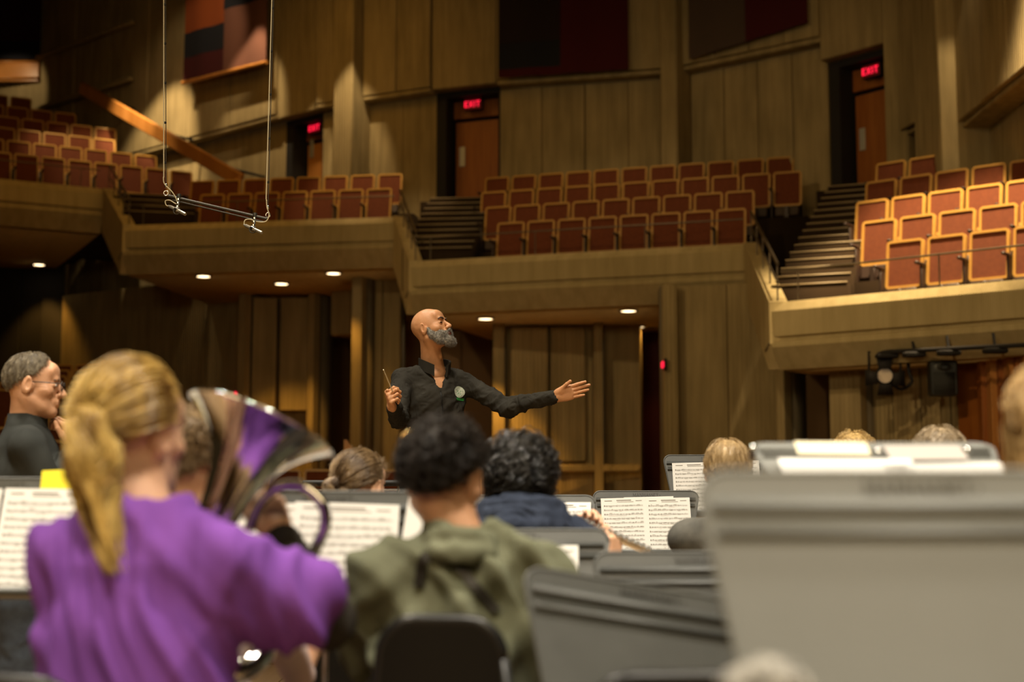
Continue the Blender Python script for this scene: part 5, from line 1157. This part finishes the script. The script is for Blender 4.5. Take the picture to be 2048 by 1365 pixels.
# ------------------------------------------------------------------ microphones hanging over the stage
M_CRE = mat('cream_cable', (.62, .54, .34), .5); M_GUN = mat('gunmetal', (.07, .065, .055), .4, .6); M_MIC = mat('champagne_mic', (.62, .57, .45), .3, .7)
Ym = 7.4; mcb = empty('microphone_bar', at(436, 415, Ym), 0, 'slim bar hung on two cables, carrying a microphone near each end', 'microphone bar')
a = at(337, 392, Ym); b = at(534, 438, Ym); MB().tube([a, b], .0075, 10)  .build('bar', M_GUN, mcb, True); MB().tube([a+Vector((.02, 0, -.022)), b+Vector((-.02, 0, -.016))], .0045, 8).build('lower_rod', M_GUN, mcb, True)
for (px, top, py, s_) in ((332, (331, 0), 388, -1), (536, (549, 0), 432, 1)):
    e = at(px, py, Ym); u_ = at(top[0], -60, Ym); tp = u_+(u_-e)*1.15; e2 = at(px, py-14, Ym)
    MB().tube([e2, tp], .0024, 6).build('hanging_wire', M_GUN, mcb, True); MB().tube([e2+Vector((-.012 if s_ < 0 else -.010, -.004, .05)), tp+Vector((-.007, 0, 0))], .0030, 6).build('hanging_cable', M_CRE, mcb, True)
    for k in range(12):
        q = e2.lerp(tp, (k+.6)/12); MB().tube([q-Vector((.003, 0, .004)), q+Vector((-.003, 0, .006))], .0065, 8).build('cable_tie', M_DARK, mcb, True)
    tc = [Vector((e.x+.012*cos(t), e.y, e.z+.004+.013*sin(t))) for t in [2*pi*i/12 for i in range(13)]]; MB().tube(tc, .003, 6, False).build('shackle', M_CHR, mcb, True)
    MB().lathe([(0, -.012), (.008, -.006), (.009, .004), (.005, .012), (0, .013)], 10, Matrix.Translation(e2+Vector((0, 0, .006)))).build('swivel', M_CHR, mcb, True)
def mic(p0, p1, clampx, label, cable):
    a = at(*p0, Ym-.03); b = at(*p1, Ym-.10); d = (b-a).normalized(); L = (b-a).length; r = empty('microphone', (a+b)/2, 0, label, 'microphone', 'hanging microphones')
    MB().tube([a, a+d*L*.08, a+d*L*.1, b-d*.006, b], [.005, .0065, .0088, .0088, .0075], 14).build('body', M_MIC, r, True, smooth='auto'); MB().tube([a+d*L*.72, a+d*L*.735], .0093, 14).build('band', M_GUN, r, True)
    MB().tube([a+d*L*.42, a+d*L*.56], .0125, 14).build('clip', M_CHR, r, True); c = a+d*L*.49; top = at(*clampx, Ym); MB().tube([c, c.lerp(top, .4)+Vector((.006, 0, 0)), top], .0045, 8).build('arm', M_GUN, r, True)
    for t in (.25, .5, .75): q = c.lerp(top, t); MB().lathe([(0, -.008), (.009, -.004), (.009, .004), (0, .008)], 10, Matrix.Translation(q)).build('joint', M_CHR, r, True)
    MB().lathe([(0, -.012), (.011, -.01), (.013, 0), (.011, .01), (0, .012)], 12, Matrix.Translation(top)).build('clamp', M_GUN, r, True)
    MB().tube([c+Vector((0.018*cos(t), .0, .018*sin(t)-.004)) for t in [2*pi*i/12 for i in range(13)]], .003, 6, False).build('shock_ring', M_GUN, r, True)
    MB().tube(smoothpath([at(x, y, Ym-.02) for x, y in cable], 6), .0028, 6).build('cable', M_CRE, r, True, smooth=True)
mic((337, 412), (371, 429), (358, 392), 'left microphone on the hanging bar', [(327, 354), (329, 368), (345, 385), (354, 402), (352, 408), (340, 401), (331, 402), (332, 410), (337, 413)])
mic((488, 450), (524, 466), (510, 430), 'right microphone on the hanging bar', [(533, 400), (534, 415), (538, 430), (532, 443), (516, 444), (500, 439), (490, 441), (488, 450)])
# ------------------------------------------------------------------ stage lamp and loudspeaker under the right balcony
Yl = 17.9; c = at(1770, 752, Yl-.3); sl = empty('stage_lamp', at(1766, 712, Yl), 0, 'black stage lamp with barn doors under the right balcony', 'stage lamp')
LM = Matrix.Translation(c) @ Euler((R(8), 0, R(-14))).to_matrix().to_4x4()
MB().lathe([(0, .26), (.08, .26), (.115, .20), (.118, 0), (.098, -.02)], 24, LM @ Matrix.Rotation(R(-90), 4, 'X')).build('housing', M_DARK, sl, True)
lens = [(0, -.012)]+[(.0095*k, -.012-.006*(k % 2)) for k in range(1, 10)]+[(.093, 0)]
MB().lathe(lens, 24, LM @ Matrix.Rotation(R(-90), 4, 'X')).build('lens', mat('frosted_lens', (.75, .62, .45), .25, bump=.8, bs=60, emit=(1, .7, .4), es=.05), sl, True)
for k, (dx, dz, rx, ry) in enumerate(((0, -.17, 62, 0), (0, .16, -60, 0), (-.165, -.02, 0, 60), (.165, -.04, 0, -62))):
    poly = [(-.075, -.08), (.075, -.08), (.10, .08), (-.10, .08)]; Mk = LM @ Matrix.Translation((dx, -.08, dz)) @ (Matrix.Rotation(R(rx+180*(k == 0)*0), 4, 'X') if ry == 0 else Matrix.Rotation(R(-ry), 4, 'Z')) @ Matrix.Rotation(R((180, 0, 90, -90)[k]), 4, 'Y')
    if k < 2: Mk = LM @ Matrix.Translation((dx, -.05, dz)) @ Matrix.Rotation(R((28, -28)[k]), 4, 'X') @ Matrix.Rotation(R((180, 0)[k]), 4, 'Y')
    else: Mk = LM @ Matrix.Translation((dx, -.05, dz)) @ Matrix.Rotation(R((-25, 25)[k-2]), 4, 'Z') @ Matrix.Rotation(R((90+180, 90)[k-2]), 4, 'Y')
    MB().prism(poly, -.004, .004, Mk, 'y').build('barn_door', M_DARK, sl, True)
yk = [LM @ Vector((-.19, .08, 0)), LM @ Vector((-.19, .08, .30)), LM @ Vector((.19, .08, .30)), LM @ Vector((.19, .08, 0))]; MB().tube(yk, .018, 6).build('yoke', M_DARK, sl, True)
MB().tube([LM @ Vector((0, .08, .30)), LM @ Vector((0, .08, .50))], .02, 6).build('clamp', M_DARK, sl, True)
MB().tube(smoothpath([c+Vector((.32, .1, .24)), c+Vector((.30, .0, .05)), c+Vector((.33, 0, -.08)), c+Vector((.22, .1, -.16)), c+Vector((.1, .2, -.06))], 5), .022, 8).build('cable', M_DARK, sl, True)
lr = at(1738, 706, 17.75); rr_ = at(2060, 690, 16.0); br_ = empty('lighting_bar', (lr+rr_)/2, 0, 'dark bar along the lower edge of the right balcony', 'lighting bar'); MB().tube([lr, rr_], .028, 8).build('pipe', M_DARK, br_, True)
for t in (.12, .3, .52, .8): q = lr.lerp(rr_, t); MB().tube([q, q+Vector((0, .05, .16))], .018, 6).build('hanger', M_DARK, br_, True); MB().rbox(q+Vector((0, 0, -.05)), (.26, .16, .06), None, .015).build('junction_box', M_DARK, br_, True)
q = at(1887, 757, 17.3); sp = empty('loudspeaker', q, R(-8), 'black loudspeaker hung on the concrete wall under the right balcony', 'loudspeaker')
MB().rbox((0, .08, 0), (.33, .26, .43), None, .02).build('cabinet', mat('speaker_black', (.020, .022, .020), .5), sp); MB().box((0, -.052, -.06), (.26, .008, .26)).build('grille', mat('speaker_grille', (.028, .030, .027), .6, bump=.5, bs=400), sp)
MB().lathe([(.045, .05), (.075, .0), (.10, -.004)], 20, Matrix.Translation((0, -.055, .135)) @ Matrix.Rotation(R(90), 4, 'X') @ Matrix.Diagonal((1.15, .6, 1, 1))).build('horn', mat('speaker_horn', (.05, .052, .048), .4), sp); MB().tube([(0, .1, .2), (0, .1, .36)], .02, 6).build('bracket', M_DARK, sp)
# ------------------------------------------------------------------ seats at stage level
ft = empty('floor_seating', (0, 0, 0), kind='structure')
k = 0; names = ORD+['fourteenth', 'fifteenth', 'sixteenth']
Yr = 9.0; 
while Yr < 27.5:
    zt = .55+(Yr-9)*.174; x0 = at(-25, 800, Yr).x; x1 = at(262 if Yr > 15 else 215, 800, Yr).x; n = max(1, int((x1-x0)/.56))
    MB().box(((x0+x1)/2-.4, Yr+.2, (zt-.93-1.2)/2), (x1-x0+1.6, 1.2, zt-.93+1.2)).build('seating_tier', M_STEP, ft)
    for i in range(n):
        place_seat((x1-.3-.56*i, Yr, zt-.93), R(2), 'red theatre seat behind the man in profile, %s from the aisle in the %s row up from the stage' % (ORD[i], names[k]) if False else 'red seat %s from the aisle, %s lower row, left side behind the man' % (ORD[i], names[k]), 'stage level seats at the left')
    Yr += 1.2; k += 1
for i in range(6):
    p = at(566, 938, 22.0); zz = 1.58-.93; place_seat((p.x+.56*i, 22, zz), 0, 'red seat %s from the left in the low row beneath the lit double panel' % ORD[i], 'low row in the middle of the hall')
MB().box((at(640, 938, 22).x+.3, 22.2, (.65-1.2)/2), (4.6, 1.3, .65+1.2)).build('seating_tier', M_STEP, ft)
q = at(226, 734, 28.4); wp = empty('wooden_barrier', q, 0, 'low orange wooden panel at the far end of the stage level seats', 'barrier'); MB().prism([(-.22, -.30), (.25, -.30), (.25, .02), (-.22, .12)], -.03, .03, None, 'y').build('board', M_WOOD, wp); MB().box((0, 0, -1.1), (.1, .1, 1.8)).build('post', M_WOOD, wp)
q = at(702, 897, 20.5); wp = empty('wooden_barrier', q, 0, 'pointed orange wood end panel just left above the brown low bun', 'barrier'); MB().prism([(-.10, -.6), (.16, -.6), (.10, -.12), (-.06, .12), (-.10, .12)], -.03, .03, None, 'y').build('board', M_WOOD, wp); MB().box((0, .02, -1.6), (.2, .1, 2.2)).build('post', M_WOOD, wp)
# black rail beside the conductor
ra = at(606, 967, 6.3); rb_ = at(800, 967, 6.3); rl = empty('equipment_rail', (ra+rb_)/2, 0, 'black round rail with a thin chrome rod behind the brown low bun', 'rail')
MB().tube([ra, rb_], .0135, 12).build('rail', M_BLK, rl, True); MB().tube([ra-Vector((0, 0, .028)), rb_-Vector((0, 0, .028))], .003, 6).build('rod', M_CHR, rl, True)
for q in (ra+Vector((.01, 0, 0)), rb_-Vector((.008, 0, 0))): MB().tube([q, Vector((q.x, q.y, .02))], .006, 8).build('upright', M_CHR, rl, True); MB().rbox((q.x, q.y, .015), (.06, .3, .03), None, .008).build('foot', M_BLKM, rl, True)
# chair at the bottom right with a crumpled scarf
p = at(1360, 1338, 2.2); ch = chair(p.x, p.y+.22, 0, 'black chair back at the bottom edge between the slanted and the largest stand', .885, .28)
s = Sdf(); q = at(1525, 1358, 1.45)
for k in range(9): s.el(q+Vector((random.uniform(-.035, .035), random.uniform(-.02, .02), random.uniform(-.02, .006))), (random.uniform(.012, .024), .02, random.uniform(.008, .018)), k=.02)
s.rc(q+Vector((0, .0, -.02)), q+Vector((0, -.02, -.15)), .022, .03)
V, Q = s.mesh(.003, cloth(.005, 50, (1, 1, 1))); sc_ = link_mesh('scarf', npmesh('scarf', V, Q), mat('black_white_knit', (.55, .52, .46), .9, var=(.03, .03, .03), vs=60, bump=.5, bs=200)); tag(sc_, 'crumpled black and white knitted scarf at the bottom edge before the largest stand', 'scarf')

chair(q.x, q.y-.20, 180, 'black chair under the knitted scarf, just below the picture edge', .94, .30)
